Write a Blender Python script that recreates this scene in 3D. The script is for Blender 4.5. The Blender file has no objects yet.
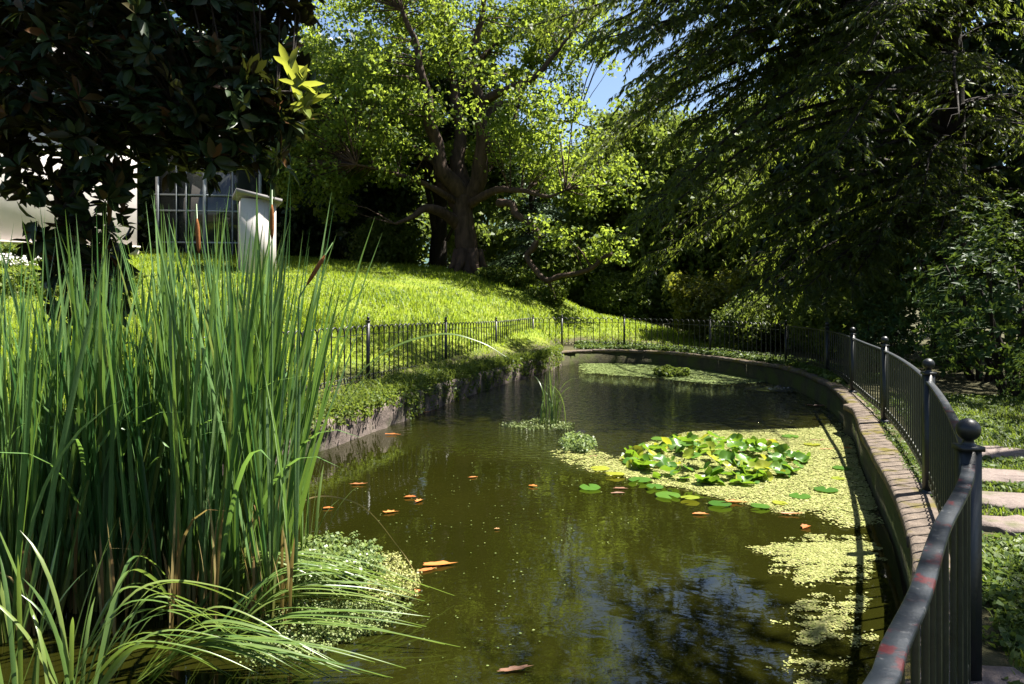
import bpy, math, random
import numpy as np
from mathutils import Vector
rng = np.random.default_rng(11)
random.seed(5)
R = math.radians
SC = bpy.context.scene
COL = SC.collection
# ------------------------------------------------------------------ camera, sky, sun, exposure
F = 740.0; HOR = 298.0; EYE = 2.0
cam = bpy.data.cameras.new('camera'); camo = bpy.data.objects.new('camera', cam); COL.objects.link(camo)
camo.location = (0, 0, EYE); camo.rotation_euler = (R(90), 0, 0)
cam.sensor_width = 36.0; cam.lens = 36.0*F/1024; cam.shift_y = -(342-HOR)/1024
cam.clip_start = 0.05; cam.clip_end = 3000
SC.camera = camo
AZ = R(71); EL = R(62)
SUN = np.array([math.sin(AZ)*math.cos(EL), math.cos(AZ)*math.cos(EL), math.sin(EL)])
w = bpy.data.worlds.new('World'); SC.world = w; w.use_nodes = True
nt = w.node_tree; nt.nodes.clear()
sky = nt.nodes.new('ShaderNodeTexSky'); sky.sky_type = 'NISHITA'; sky.sun_disc = False
sky.sun_elevation = EL; sky.sun_rotation = AZ; sky.altitude = 300; sky.air_density = 1.0; sky.dust_density = 1.6; sky.ozone_density = 2.5
bg = nt.nodes.new('ShaderNodeBackground'); bg.inputs['Strength'].default_value = 0.045
wo = nt.nodes.new('ShaderNodeOutputWorld')
nt.links.new(sky.outputs[0], bg.inputs[0]); nt.links.new(bg.outputs[0], wo.inputs[0])
sl = bpy.data.lights.new('sun', 'SUN'); sl.energy = 5.0; sl.angle = R(0.5); sl.color = (1.0, 0.95, 0.86)
so = bpy.data.objects.new('sun', sl); COL.objects.link(so)
so.rotation_euler = Vector(SUN).to_track_quat('Z', 'Y').to_euler()
vs = SC.view_settings
SC.display_settings.display_device = 'sRGB'
vs.view_transform = 'Standard'; vs.look = 'None'; vs.gamma = 1.0; vs.exposure = 2.2; vs.use_curve_mapping = False
cy = SC.cycles
cy.max_bounces = 7; cy.diffuse_bounces = 3; cy.glossy_bounces = 3; cy.transmission_bounces = 4; cy.transparent_max_bounces = 6
cy.caustics_reflective = False; cy.caustics_refractive = False; cy.sample_clamp_indirect = 6.0
cy.use_denoising = True
try: cy.denoiser = 'OPENIMAGEDENOISE'; cy.denoising_input_passes = 'RGB_ALBEDO_NORMAL'
except Exception: pass

# ------------------------------------------------------------------ helpers
def nrm(v):
    v = np.asarray(v, float); return v/np.maximum(np.linalg.norm(v, axis=-1, keepdims=True), 1e-9)
def at(px, py, d):            # world point seen at (px,py) at depth d
    return np.array([(px-512)/F*d, d, EYE-(py-HOR)/F*d])
def on(px, py, z=0.0):        # world point at height z seen at (px,py)
    d = F*(EYE-z)/(py-HOR); return np.array([(px-512)/F*d, d, z])

class MB:
    def __init__(s): s.v = []; s.q = []; s.t = []; s.n = 0
    def add(s, v, q=None, t=None):
        v = np.asarray(v, float).reshape(-1, 3)
        if q is not None and len(q): s.q.append(np.asarray(q, np.int64).reshape(-1, 4)+s.n)
        if t is not None and len(t): s.t.append(np.asarray(t, np.int64).reshape(-1, 3)+s.n)
        s.v.append(v); s.n += len(v)
    def build(s, name, mat, parent=None, smooth=False, loc=None):
        me = bpy.data.meshes.new(name)
        v = np.concatenate(s.v) if s.v else np.zeros((0, 3))
        q = np.concatenate(s.q) if s.q else np.zeros((0, 4), np.int64)
        t = np.concatenate(s.t) if s.t else np.zeros((0, 3), np.int64)
        me.vertices.add(len(v)); me.vertices.foreach_set('co', v.astype(np.float32).ravel())
        nl = q.size+t.size; me.loops.add(nl)
        me.loops.foreach_set('vertex_index', np.concatenate([q.ravel(), t.ravel()]).astype(np.int32))
        npol = len(q)+len(t); me.polygons.add(npol)
        ls = np.concatenate([np.arange(len(q))*4, q.size+np.arange(len(t))*3]).astype(np.int32)
        me.polygons.foreach_set('loop_start', ls)
        if smooth: me.polygons.foreach_set('use_smooth', np.ones(npol, bool))
        me.materials.append(mat)
        me.update(calc_edges=True); me.validate()
        o = bpy.data.objects.new(name, me); COL.objects.link(o)
        if parent is not None: o.parent = parent
        if loc is not None: o.location = loc
        return o
    def box(s, c, h, rz=0.0, taper=1.0):
        x, y, z = h; P = np.array([[-x,-y,-z],[x,-y,-z],[x,y,-z],[-x,y,-z],[-x*taper,-y*taper,z],[x*taper,-y*taper,z],[x*taper,y*taper,z],[-x*taper,y*taper,z]])
        ca, sa = math.cos(rz), math.sin(rz)
        P = np.stack([P[:,0]*ca-P[:,1]*sa, P[:,0]*sa+P[:,1]*ca, P[:,2]], 1)+np.asarray(c)
        s.add(P, [[0,3,2,1],[4,5,6,7],[0,1,5,4],[1,2,6,5],[2,3,7,6],[3,0,4,7]])
    def tube(s, path, rad, sides=6, cap=True):
        P = np.asarray(path, float); n = len(P)
        rad = np.broadcast_to(np.asarray(rad, float), (n,))
        T = np.gradient(P, axis=0); T = nrm(T)
        ref = np.array([0, 0, 1.0]) if abs(T[0][2]) < 0.9 else np.array([1.0, 0, 0])
        a = np.arange(sides)/sides*2*np.pi; V = []
        u = nrm(np.cross(T[0], ref))
        for i in range(n):
            u = u-T[i]*np.dot(u, T[i]); u = u/max(np.linalg.norm(u), 1e-9); b = np.cross(T[i], u)
            V.append(P[i]+rad[i]*(np.cos(a)[:,None]*u+np.sin(a)[:,None]*b))
        V = np.concatenate(V); Q = []
        for i in range(n-1):
            for k in range(sides):
                k2 = (k+1) % sides; Q.append([i*sides+k, i*sides+k2, (i+1)*sides+k2, (i+1)*sides+k])
        tr = []
        if cap:
            V = np.concatenate([V, P[:1], P[-1:]]); c0 = n*sides; c1 = c0+1
            for k in range(sides):
                k2 = (k+1) % sides; tr.append([c0, k2, k]); tr.append([c1, (n-1)*sides+k, (n-1)*sides+k2])
        s.add(V, Q, tr)
    def sweep(s, path, sec, closed=True, cap=True):   # sec: list of (offset to the left of travel, z) swept along a level path
        P = np.asarray(path, float); n = len(P)
        T = nrm(np.gradient(P[:, :2], axis=0)); L = np.stack([-T[:,1], T[:,0]], 1)
        k = len(sec); V = np.zeros((n, k, 3))
        for j, (o, z) in enumerate(sec):
            V[:, j, :2] = P[:, :2]+L*o; V[:, j, 2] = P[:, 2]+z
        Q = []
        for i in range(n-1):
            for j in range(k if closed else k-1):
                j2 = (j+1) % k; Q.append([i*k+j, i*k+j2, (i+1)*k+j2, (i+1)*k+j])
        if cap and k == 4: Q += [[3,2,1,0], [(n-1)*k, (n-1)*k+1, (n-1)*k+2, (n-1)*k+3]]
        s.add(V.reshape(-1, 3), Q)
    def leaves(s, c, d, nn, L, W, fold=0.15):          # one folded diamond per leaf
        c = np.asarray(c); d = nrm(d); sd = nrm(np.cross(d, nn)); up = np.cross(sd, d)
        L = np.broadcast_to(L, (len(c),))[:, None]; W = np.broadcast_to(W, (len(c),))[:, None]
        V = np.stack([c-d*L*.5, c+sd*W*.5+up*W*fold-d*L*.05, c+d*L*.5-up*L*.08, c-sd*W*.5+up*W*fold-d*L*.05], 1).reshape(-1, 3)
        s.add(V, np.arange(len(c)*4).reshape(-1, 4))
    def bigleaves(s, c, d, nn, L, W, droop=0.12, fold=.18):        # leaf with a midrib, c is the base
        c = np.asarray(c); d = nrm(d); sd = nrm(np.cross(d, nn)); up = np.cross(sd, d); n = len(c)
        L = np.broadcast_to(L, (n,))[:, None]; W = np.broadcast_to(W, (n,))[:, None]
        m1 = c+d*L*.36+up*L*.02; m2 = c+d*L*.72-up*L*droop*.4; tip = c+d*L-up*L*droop
        h1 = sd*W*.46; h2 = sd*W*.38; f = up*W*fold
        V = np.stack([c, m1+h1+f, m2+h2+f, tip, m2-h2+f, m1-h1+f, m1, m2], 1).reshape(-1, 3)
        b = (np.arange(n)*8)[:, None]
        s.add(V, np.concatenate([b+np.array([[6,1,2,7]]), b+np.array([[5,6,7,4]])]),
              np.concatenate([b+np.array([[0,1,6]]), b+np.array([[0,6,5]]), b+np.array([[7,2,3]]), b+np.array([[4,7,3]])]))
    def blades(s, base, top_dir, H, W, bend):          # grass: tapering quad+tip, bent sideways
        n = len(base); sd = nrm(np.stack([top_dir[:,1], -top_dir[:,0], np.zeros(n)], 1)+1e-6)
        H = np.broadcast_to(H, (n,))[:, None]; W = np.broadcast_to(W, (n,))[:, None]; bend = np.broadcast_to(bend, (n,))[:, None]
        hd = np.stack([top_dir[:,0], top_dir[:,1], np.zeros(n)], 1); up = np.array([[0,0,1.0]])
        mid = base+up*H*.6+hd*H*bend*.35; tip = base+up*H*(1-.25*bend)+hd*H*bend
        V = np.stack([base-sd*W*.5, base+sd*W*.5, mid+sd*W*.4, mid-sd*W*.4, tip], 1).reshape(-1, 3)
        b = (np.arange(n)*5)[:, None]
        s.add(V, b+np.array([[0,1,2,3]]), b+np.array([[3,2,4]]))

def tag(o, label=None, cat=None, group=None, kind=None):
    if label: o['label'] = label
    if cat: o['category'] = cat
    if group: o['group'] = group
    if kind: o['kind'] = kind
    return o
def empty(name, loc=(0,0,0), rz=0.0, label=None, cat=None, group=None):
    o = bpy.data.objects.new(name, None); COL.objects.link(o); o.location = tuple(loc); o.rotation_euler = (0, 0, rz)
    o.empty_display_size = 0.1
    return tag(o, label, cat, group)
def copy_tree(root, loc, rz=0.0, sc=1.0, label=None, group=None):
    r = root.copy(); COL.objects.link(r); r.location = tuple(loc); r.rotation_euler = (0, 0, rz)
    r.scale = (sc,)*3 if np.isscalar(sc) else tuple(sc)
    if label: r['label'] = label
    if group: r['group'] = group
    for ch in list(root.children):
        c = ch.copy(); COL.objects.link(c); c.parent = r
        for g in list(ch.children):
            d = g.copy(); COL.objects.link(d); d.parent = c
    return r
def catmull(P, per=8, closed=False):
    P = np.asarray(P, float); n = len(P); out = []
    for i in range(n if closed else n-1):
        g = (lambda k: P[k % n]) if closed else (lambda k: P[min(max(k, 0), n-1)])
        p0, p1, p2, p3 = g(i-1), g(i), g(i+1), g(i+2)
        for t in np.arange(per)/per:
            out.append(.5*((2*p1)+(-p0+p2)*t+(2*p0-5*p1+4*p2-p3)*t*t+(-p0+3*p1-3*p2+p3)*t**3))
    if not closed: out.append(P[-1])
    return np.array(out)
def resample(P, step):
    P = np.asarray(P, float); L = np.concatenate([[0], np.cumsum(np.linalg.norm(np.diff(P, axis=0), axis=1))])
    n = max(2, int(round(L[-1]/step))+1); u = np.linspace(0, L[-1], n)
    return np.stack([np.interp(u, L, P[:, k]) for k in range(P.shape[1])], 1)
def inpoly(x, y, poly):
    poly = np.asarray(poly); x = np.asarray(x); y = np.asarray(y); c = np.zeros(x.shape, bool); n = len(poly); j = n-1
    for i in range(n):
        xi, yi = poly[i]; xj, yj = poly[j]
        c ^= ((yi > y) != (yj > y)) & (x < (xj-xi)*(y-yi)/((yj-yi)+1e-12)+xi); j = i
    return c
def lump(p, f, seed=0.0):      # smooth pseudo noise, about -1..1
    p = np.asarray(p)*f
    r = np.random.default_rng(abs(int(seed*97))+3); s = 0
    for k in range(5):
        a = r.normal(size=p.shape[-1])*(1+.5*k); s = s+np.sin(p@a+r.uniform(0, 6.28))/(1+.25*k)
    return s/2.6
def smooth01(t): t = np.clip(t, 0, 1); return t*t*(3-2*t)
def rdir(n): return nrm(rng.normal(size=(n, 3)))

# ------------------------------------------------------------------ materials
def mat(name):
    m = bpy.data.materials.new(name); m.use_nodes = True; t = m.node_tree; t.nodes.clear()
    out = t.nodes.new('ShaderNodeOutputMaterial'); return m, t, out
def N(t, typ, **kw):
    n = t.nodes.new(typ)
    for k, v in kw.items():
        if k in n.inputs: n.inputs[k].default_value = v
        else: setattr(n, k, v)
    return n
def noise(t, scale, detail=4, rough=.55, coord=None, dist=0.0):
    n = t.nodes.new('ShaderNodeTexNoise'); n.inputs['Scale'].default_value = scale; n.inputs['Detail'].default_value = detail
    n.inputs['Roughness'].default_value = rough; n.inputs['Distortion'].default_value = dist
    if coord is None:
        coord = t.nodes.new('ShaderNodeNewGeometry').outputs['Position']
    t.links.new(coord, n.inputs['Vector']); return n.outputs['Fac']
def ramp(t, fac, stops):
    r = t.nodes.new('ShaderNodeValToRGB'); e = r.color_ramp.elements
    while len(e) < len(stops): e.new(0.5)
    for el, (p, c) in zip(e, stops): el.position = p; el.color = (*c, 1) if len(c) == 3 else c
    t.links.new(fac, r.inputs['Fac']); return r.outputs['Color']
def mixc(t, fac, a, b):
    m = t.nodes.new('ShaderNodeMix'); m.data_type = 'RGBA'
    for s, v in ((m.inputs['Factor'], fac), (m.inputs['A'], a), (m.inputs['B'], b)):
        pass
    fi = [i for i in m.inputs if i.name == 'Factor' and i.type == 'VALUE'][0]
    ai = [i for i in m.inputs if i.name == 'A' and i.type == 'RGBA'][0]; bi = [i for i in m.inputs if i.name == 'B' and i.type == 'RGBA'][0]
    for s, v in ((fi, fac), (ai, a), (bi, b)):
        if hasattr(v, 'is_linked'): t.links.new(v, s)
        elif isinstance(v, tuple): s.default_value = (*v, 1)
        else: s.default_value = v
    return [o for o in m.outputs if o.type == 'RGBA'][0]
def math_(t, op, a, b=None, c=None):
    m = t.nodes.new('ShaderNodeMath'); m.operation = op
    for i, v in enumerate((a, b, c)):
        if v is None: continue
        if hasattr(v, 'is_linked'): t.links.new(v, m.inputs[i])
        else: m.inputs[i].default_value = v
    return m.outputs[0]
def bump(t, h, strength=.5, dist=.02):
    b = t.nodes.new('ShaderNodeBump'); b.inputs['Strength'].default_value = strength; b.inputs['Distance'].default_value = dist
    t.links.new(h, b.inputs['Height']); return b.outputs['Normal']
def princ(t, out, color, rough=.6, spec=.4, normal=None, metal=0.0):
    p = t.nodes.new('ShaderNodeBsdfPrincipled')
    if hasattr(color, 'is_linked'): t.links.new(color, p.inputs['Base Color'])
    else: p.inputs['Base Color'].default_value = (*color, 1)
    if hasattr(rough, 'is_linked'): t.links.new(rough, p.inputs['Roughness'])
    else: p.inputs['Roughness'].default_value = rough
    p.inputs['Specular IOR Level'].default_value = spec; p.inputs['Metallic'].default_value = metal
    if normal is not None: t.links.new(normal, p.inputs['Normal'])
    if out is not None: t.links.new(p.outputs[0], out.inputs[0])
    return p.outputs[0]
def leafmat(name, cols, trans=(.2,.28,.03), tf=.4, rough=.42, spec=.35, back=None, patch=None, objrand=False):
    m, t, out = mat(name)
    g = t.nodes.new('ShaderNodeNewGeometry')
    n = len(cols); c = ramp(t, t.nodes.new('ShaderNodeObjectInfo').outputs['Random'] if objrand else g.outputs['Random Per Island'], [(i/max(n-1, 1), cc) for i, cc in enumerate(cols)])
    if patch:
        f = noise(t, patch[1], 2); f2 = ramp(t, f, [(.45, (0,0,0)), (.62, (1,1,1))]); c = mixc(t, f2, c, patch[0])
    if back: c = mixc(t, g.outputs['Backfacing'], c, back)
    p = princ(t, None, c, rough, spec)
    tr = t.nodes.new('ShaderNodeBsdfTranslucent'); tc = mixc(t, .35, trans, c); t.links.new(tc, tr.inputs['Color'])
    mx = t.nodes.new('ShaderNodeMixShader'); mx.inputs[0].default_value = tf
    t.links.new(p, mx.inputs[1]); t.links.new(tr.outputs[0], mx.inputs[2]); t.links.new(mx.outputs[0], out.inputs[0])
    return m
def barkmat(name, a, b, scale=6.0):
    m, t, out = mat(name); g = t.nodes.new('ShaderNodeNewGeometry'); mp = t.nodes.new('ShaderNodeMapping')
    mp.inputs['Scale'].default_value = (1, 1, .25); t.links.new(g.outputs['Position'], mp.inputs['Vector'])
    f = noise(t, scale, 6, .65, mp.outputs[0], .6); f2 = noise(t, scale*.3, 3)
    c = ramp(t, f, [(.3, a), (.7, b)]); c = mixc(t, math_(t, 'MULTIPLY', f2, .5), c, tuple(x*.6 for x in a))
    princ(t, out, c, .85, .2, bump(t, f, .9, .05)); return m
M = {}
M['oak_leaf'] = leafmat('oak_leaf', [(.035,.07,.010),(.07,.12,.018),(.11,.15,.025),(.055,.095,.014)], (.38,.48,.05), .5, .55, .22)
M['dark_leaf'] = leafmat('dark_leaf', [(.012,.026,.008),(.022,.042,.012),(.03,.05,.012)], (.06,.10,.015), .22, .45, .3)
M['mid_leaf'] = leafmat('mid_leaf', [(.04,.07,.013),(.07,.10,.02),(.10,.12,.02)], (.25,.33,.045), .4, .55, .2)
M['yellow_leaf'] = leafmat('yellow_leaf', [(.05,.075,.01),(.09,.105,.015),(.13,.12,.02)], (.30,.32,.03), .38, .45, .3)
M['cedar_leaf'] = leafmat('cedar_leaf', [(.05,.085,.055),(.08,.12,.075),(.10,.14,.085)], (.2,.3,.14), .35, .5, .3)
M['hemlock_leaf'] = leafmat('hemlock_leaf', [(.014,.030,.010),(.026,.046,.012),(.05,.068,.016),(.020,.038,.012)], (.30,.38,.04), .44, .5, .25)
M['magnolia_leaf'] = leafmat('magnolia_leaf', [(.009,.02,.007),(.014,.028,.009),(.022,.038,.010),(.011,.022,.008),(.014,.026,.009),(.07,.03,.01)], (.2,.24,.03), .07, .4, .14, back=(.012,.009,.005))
M['magnolia_sunlit'] = leafmat('magnolia_sunlit', [(.10,.14,.02),(.15,.18,.03)], (.42,.44,.05), .45, .3, .5)  # sunlight on the magnolia tuft, put into a brighter yellower leaf colour
M['laurel_leaf'] = leafmat('laurel_leaf', [(.014,.034,.009),(.024,.052,.012),(.034,.064,.015)], (.18,.26,.03), .24, .5, .14)
M['weed_leaf'] = leafmat('weed_leaf', [(.03,.06,.012),(.06,.10,.015),(.11,.13,.025),(.05,.085,.014)], (.26,.34,.04), .4, .55, .2)
M['ivy_leaf'] = leafmat('ivy_leaf', [(.03,.06,.012),(.055,.09,.016),(.09,.12,.025)], (.2,.28,.04), .3, .5, .2)
M['grass_blade'] = leafmat('grass_blade', [(.085,.135,.012),(.135,.195,.016),(.19,.225,.022),(.115,.17,.014)], (.36,.47,.025), .45, .5, .25, patch=((.06,.11,.014), .7))
M['right_grass'] = leafmat('right_grass', [(.04,.075,.012),(.07,.11,.016),(.09,.12,.02)], (.25,.33,.03), .4, .5, .3)
def cattail_mat():
    m, t, out = mat('cattail_blade'); g = t.nodes.new('ShaderNodeNewGeometry')
    c = ramp(t, g.outputs['Random Per Island'], [(0, (.022,.065,.018)), (.25, (.045,.11,.03)), (.5, (.085,.165,.05)), (.8, (.17,.25,.10)), (.94, (.11,.16,.03)), (.97, (.26,.19,.07)), (1, (.32,.22,.09))])  # dark and pale greens stand in for shaded and sunlit blades; browns are dry
    mp = t.nodes.new('ShaderNodeMapping'); mp.inputs['Scale'].default_value = (1, 1, .06); t.links.new(g.outputs['Position'], mp.inputs['Vector'])
    st = ramp(t, noise(t, 260, 3, .6, mp.outputs[0]), [(.35, (.72,.72,.72)), (.65, (1.15,1.15,1.15))]); ml = t.nodes.new('ShaderNodeMix'); ml.data_type = 'RGBA'; ml.blend_type = 'MULTIPLY'
    ml.inputs['Factor'].default_value = 1.0; ci = [i_ for i_ in ml.inputs if i_.type == 'RGBA']; t.links.new(c, ci[0]); t.links.new(st, ci[1]); c = [o_ for o_ in ml.outputs if o_.type == 'RGBA'][0]
    x = t.nodes.new('ShaderNodeSeparateXYZ'); t.links.new(g.outputs['Position'], x.inputs[0])
    base = ramp(t, math_(t, 'ADD', math_(t, 'MULTIPLY', x.outputs['Z'], 1.2), math_(t, 'MULTIPLY', noise(t, 3, 2), .5)), [(.25, (1,1,1)), (.75, (0,0,0))])
    c = mixc(t, base, c, (.15,.15,.04))
    p = princ(t, None, c, .34, .42); tr = t.nodes.new('ShaderNodeBsdfTranslucent')
    t.links.new(mixc(t, .3, (.26,.46,.06), c), tr.inputs['Color'])
    mx = t.nodes.new('ShaderNodeMixShader'); mx.inputs[0].default_value = .26
    t.links.new(p, mx.inputs[1]); t.links.new(tr.outputs[0], mx.inputs[2]); t.links.new(mx.outputs[0], out.inputs[0]); return m
M['cattail'] = cattail_mat()
M['dry_reed'] = leafmat('dry_reed', [(.24,.19,.07),(.30,.24,.10),(.16,.09,.03)], (.36,.28,.08), .3, .6, .2)
M['flop_blade'] = leafmat('flop_blade', [(.05,.10,.025),(.08,.13,.03),(.12,.16,.04)], (.25,.36,.05), .35, .33, .5)
M['cress_leaf'] = leafmat('cress_leaf', [(.08,.13,.04),(.13,.18,.06),(.18,.22,.08)], (.3,.4,.08), .35, .4, .4)
M['lily_pad'] = leafmat('lily_pad', [(.035,.10,.012),(.06,.14,.016),(.09,.17,.02)], (.24,.40,.02), .35, .36, .3, objrand=True)
M['lily_yellow'] = leafmat('lily_yellow', [(.17,.22,.02),(.26,.26,.025)], (.5,.5,.03), .35, .4, .3, objrand=True)
M['duckweed'] = leafmat('duckweed', [(.17,.20,.05),(.25,.26,.08),(.31,.30,.12),(.14,.17,.035),(.23,.21,.08)], (.35,.36,.1), .2, .5, .3)
M['duckweed_dark'] = leafmat('duckweed_dark', [(.08,.12,.03),(.13,.17,.05),(.17,.2,.07)], (.25,.3,.08), .2, .5, .3)
M['fallen_leaf'] = leafmat('fallen_leaf', [(.30,.09,.02),(.42,.17,.04),(.26,.07,.02),(.34,.20,.09),(.22,.10,.04),(.38,.13,.03)], (.5,.2,.04), .2, .5, .25, objrand=True)
M['brown_leaf'] = leafmat('brown_leaf', [(.14,.08,.05),(.2,.10,.06)], (.2,.1,.04), .1, .4, .4)
M['oak_bark'] = barkmat('oak_bark', (.022,.015,.011), (.11,.07,.048), 5)
M['dark_bark'] = barkmat('dark_bark', (.012,.009,.007), (.04,.03,.023), 7)
M['grey_bark'] = barkmat('grey_bark', (.05,.04,.03), (.13,.11,.085), 9)

def ysep(t):
    x = t.nodes.new('ShaderNodeSeparateXYZ'); t.links.new(t.nodes.new('ShaderNodeNewGeometry').outputs['Position'], x.inputs[0]); return x.outputs['Y']
def iron(name, col, red=0.0):
    m, t, out = mat(name); f = noise(t, 14, 5, .6)
    c = ramp(t, f, [(.35, col), (.75, tuple(x*1.6+.004 for x in col))])
    if red:
        tc = noise(t, 6.5, 8, .72); k = ramp(t, math_(t, 'SUBTRACT', tc, math_(t, 'MULTIPLY', ysep(t), .016)), [(.505, (0,0,0)), (.545, (1,1,1))]); c = mixc(t, k, c, (.05,.007,.009))
        k2 = ramp(t, noise(t, 30, 4, .7), [(.60, (0,0,0)), (.66, (1,1,1))]); c = mixc(t, math_(t, 'MULTIPLY', k2, .5), c, (.10,.10,.10))
    princ(t, out, c, .42, .45, bump(t, noise(t, 60, 3), .25, .004)); return m
M['iron'] = iron('painted_iron', (.005,.006,.006)); M['rail'] = iron('worn_rail_paint', (.007,.010,.014), 1)
M['iron_olive'] = iron('olive_iron', (.012,.014,.008))
def stone(name, a, b, moss, amt, sc=5.0, streak=False):
    m, t, out = mat(name); f = noise(t, sc, 8, .65); f2 = noise(t, sc*.35, 4); f3 = noise(t, sc*6, 4, .7)
    c = ramp(t, f, [(.3, a), (.7, b)]); c = mixc(t, math_(t, 'MULTIPLY', f3, .5), c, tuple(x*.35 for x in a))
    k = ramp(t, f2, [(amt, (0,0,0)), (min(amt+.13, 1), (1,1,1))]); c = mixc(t, k, c, moss)
    h = math_(t, 'ADD', f, math_(t, 'MULTIPLY', f3, .5)); princ(t, out, c, .88, .2, bump(t, h, .8, .03)); return m
M['bank_stone'] = stone('bank_stone', (.09,.07,.06), (.23,.185,.16), (.03,.04,.014), .52, 4)
M['coping'] = stone('coping_stone', (.07,.055,.042), (.19,.15,.12), (.085,.07,.012), .52, 11)
M['wet_wall'] = stone('wet_kerb_wall', (.03,.028,.016), (.07,.065,.03), (.045,.055,.012), .45, 6)
M['flag'] = stone('flagstone', (.12,.095,.085), (.22,.175,.155), (.06,.07,.02), .54, 6)
def ground_mat():
    m, t, out = mat('ground_soil_grass'); g = t.nodes.new('ShaderNodeNewGeometry')
    f = noise(t, 1.2, 6, .6); f2 = noise(t, 9, 5, .7)
    lawn = ramp(t, f, [(.3, (.10,.145,.014)), (.5, (.145,.19,.018)), (.7, (.19,.20,.03))])
    lawn = mixc(t, math_(t, 'MULTIPLY', f2, .6), lawn, (.08,.10,.012))
    soil = ramp(t, f2, [(.3, (.035,.035,.014)), (.6, (.06,.055,.025)), (.75, (.10,.08,.045))])
    x = t.nodes.new('ShaderNodeSeparateXYZ'); t.links.new(g.outputs['Position'], x.inputs[0])
    # lawn lies left of the pond and up the slope, bare leaf litter under the trees right of it
    k = math_(t, 'SUBTRACT', math_(t, 'MULTIPLY', x.outputs['Z'], 1.6), .95)
    k = math_(t, 'ADD', k, math_(t, 'MULTIPLY', math_(t, 'SUBTRACT', f, .5), .8)); 
    kk = ramp(t, k, [(0, (0,0,0)), (.3, (1,1,1))]); c = mixc(t, kk, soil, lawn)
    princ(t, out, c, .9, .15, bump(t, f2, .8, .06)); return m
M['ground'] = ground_mat()
def water_mat():
    m, t, out = mat('pond_water'); g = t.nodes.new('ShaderNodeNewGeometry'); P = g.outputs['Position']
    f = noise(t, .5, 3)
    c = ramp(t, f, [(.3, (.0068,.0074,.0010)), (.7, (.0105,.0108,.0015))])
    # ripple masks around the bubbling inlet
    sub = t.nodes.new('ShaderNodeVectorMath'); sub.operation = 'DISTANCE'; t.links.new(P, sub.inputs[0]); sub.inputs[1].default_value = (5.6, 16.4, 0)
    r = sub.outputs['Value']
    far = t.nodes.new('ShaderNodeMapRange'); t.links.new(r, far.inputs['Value']); far.inputs['From Min'].default_value = 9.5; far.inputs['From Max'].default_value = 3.0
    far.inputs['To Min'].default_value = .0; far.inputs['To Max'].default_value = 1.0
    mp = t.nodes.new('ShaderNodeMapping'); mp.inputs['Scale'].default_value = (1.0, 1.5, 1); mp.inputs['Rotation'].default_value = (0, 0, .4); t.links.new(P, mp.inputs['Vector'])
    n1 = noise(t, 2.6, 2, .5, mp.outputs[0], .5); n2 = noise(t, 8.0, 2, .5, mp.outputs[0], .4)
    ring = math_(t, 'SINE', math_(t, 'MULTIPLY', math_(t, 'ADD', r, math_(t, 'MULTIPLY', n1, .35)), 20.0))
    h = math_(t, 'MULTIPLY', n1, .0019)
    h = math_(t, 'ADD', h, math_(t, 'MULTIPLY', math_(t, 'MULTIPLY', n2, .16), math_(t, 'ADD', far.outputs[0], .004)))
    h = math_(t, 'ADD', h, math_(t, 'MULTIPLY', math_(t, 'MULTIPLY', ring, .003), far.outputs[0]))
    p = princ(t, out, c, .025, .5, bump(t, h, 1.0, 1.0))
    t.nodes[p.node.name].inputs['IOR'].default_value = 1.38
    return m
M['water'] = water_mat()
def plain(name, col, rough=.8, spec=.3, nsc=3.0, var=.12):
    m, t, out = mat(name); f = noise(t, nsc, 6, .6)
    c = ramp(t, f, [(.3, tuple(x*(1-var) for x in col)), (.7, tuple(x*(1+var) for x in col))]); princ(t, out, c, rough, spec, bump(t, f, .2, .01)); return m
M['render_wall'] = plain('white_render', (.48,.445,.43), .8, .3, .9, .12); M['roof_grey'] = plain('grey_roof', (.16,.15,.15)); M['frame_white'] = plain('window_paint', (.22,.24,.25), .5)
M['glass'] = plain('window_glass', (.02,.022,.02), .05, .6); M['stone_trim'] = plain('stone_trim', (.42,.38,.34)); M['gravel'] = plain('gravel', (.36,.31,.27), .9, .2, 30, .4)
M['hill'] = plain('far_wooded_hill', (.07,.11,.10), 1.0, 0, .08, .35)  # blue grey of distant haze put into the hill colour
M['petal'] = leafmat('white_petal', [(.7,.68,.66),(.8,.78,.74)], (.7,.7,.6), .3, .6, .2)
M['seed_head'] = plain('cattail_seed_head', (.16,.065,.022), .95, .1, 60, .25)
M['foam'] = plain('bubbling_water', (.05,.05,.045), .04, .5, 20, .2)

# ------------------------------------------------------------------ pond outline and terrain
OUT = [(4.88,10.6),(4.16,8.8),(3.56,7.2),(3.03,5.8),(2.42,4.46),(1.62,3.15),(1.0,2.3),(.5,1.6),(0,1.15),(-.7,.85),(-1.6,.8),(-2.6,1.1),(-3.6,2.0),
       (-4.3,3.5),(-4.4,5.5),(-3.55,7.5),(-2.44,9.9),(-1.24,14),(-.28,17),(.9,20),(1.45,21.9),(2.1,22.5),(3.4,22.5),(4.5,21.8),(5.25,20.4),(5.75,18.9),
       (6.1,17.6),(6.2,16.4),(6.05,15.0),(5.67,13.1)]
OUTL = catmull(OUT, 10, True); PC = np.array([1.0, 11.0])
NA = 720; TH = np.arange(NA)/NA*2*np.pi
_rel = OUTL-PC; _a = np.unwrap(np.arctan2(_rel[:,1], _rel[:,0])); _r = np.linalg.norm(_rel, axis=1)
if _a[-1] < _a[0]: _a = _a[::-1]; _r = _r[::-1]
_aa = np.concatenate([_a-2*np.pi, _a, _a+2*np.pi]); _rr = np.tile(_r, 3); _k = np.argsort(_aa)
RB = np.interp(TH, _aa[_k], _rr[_k])
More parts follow.
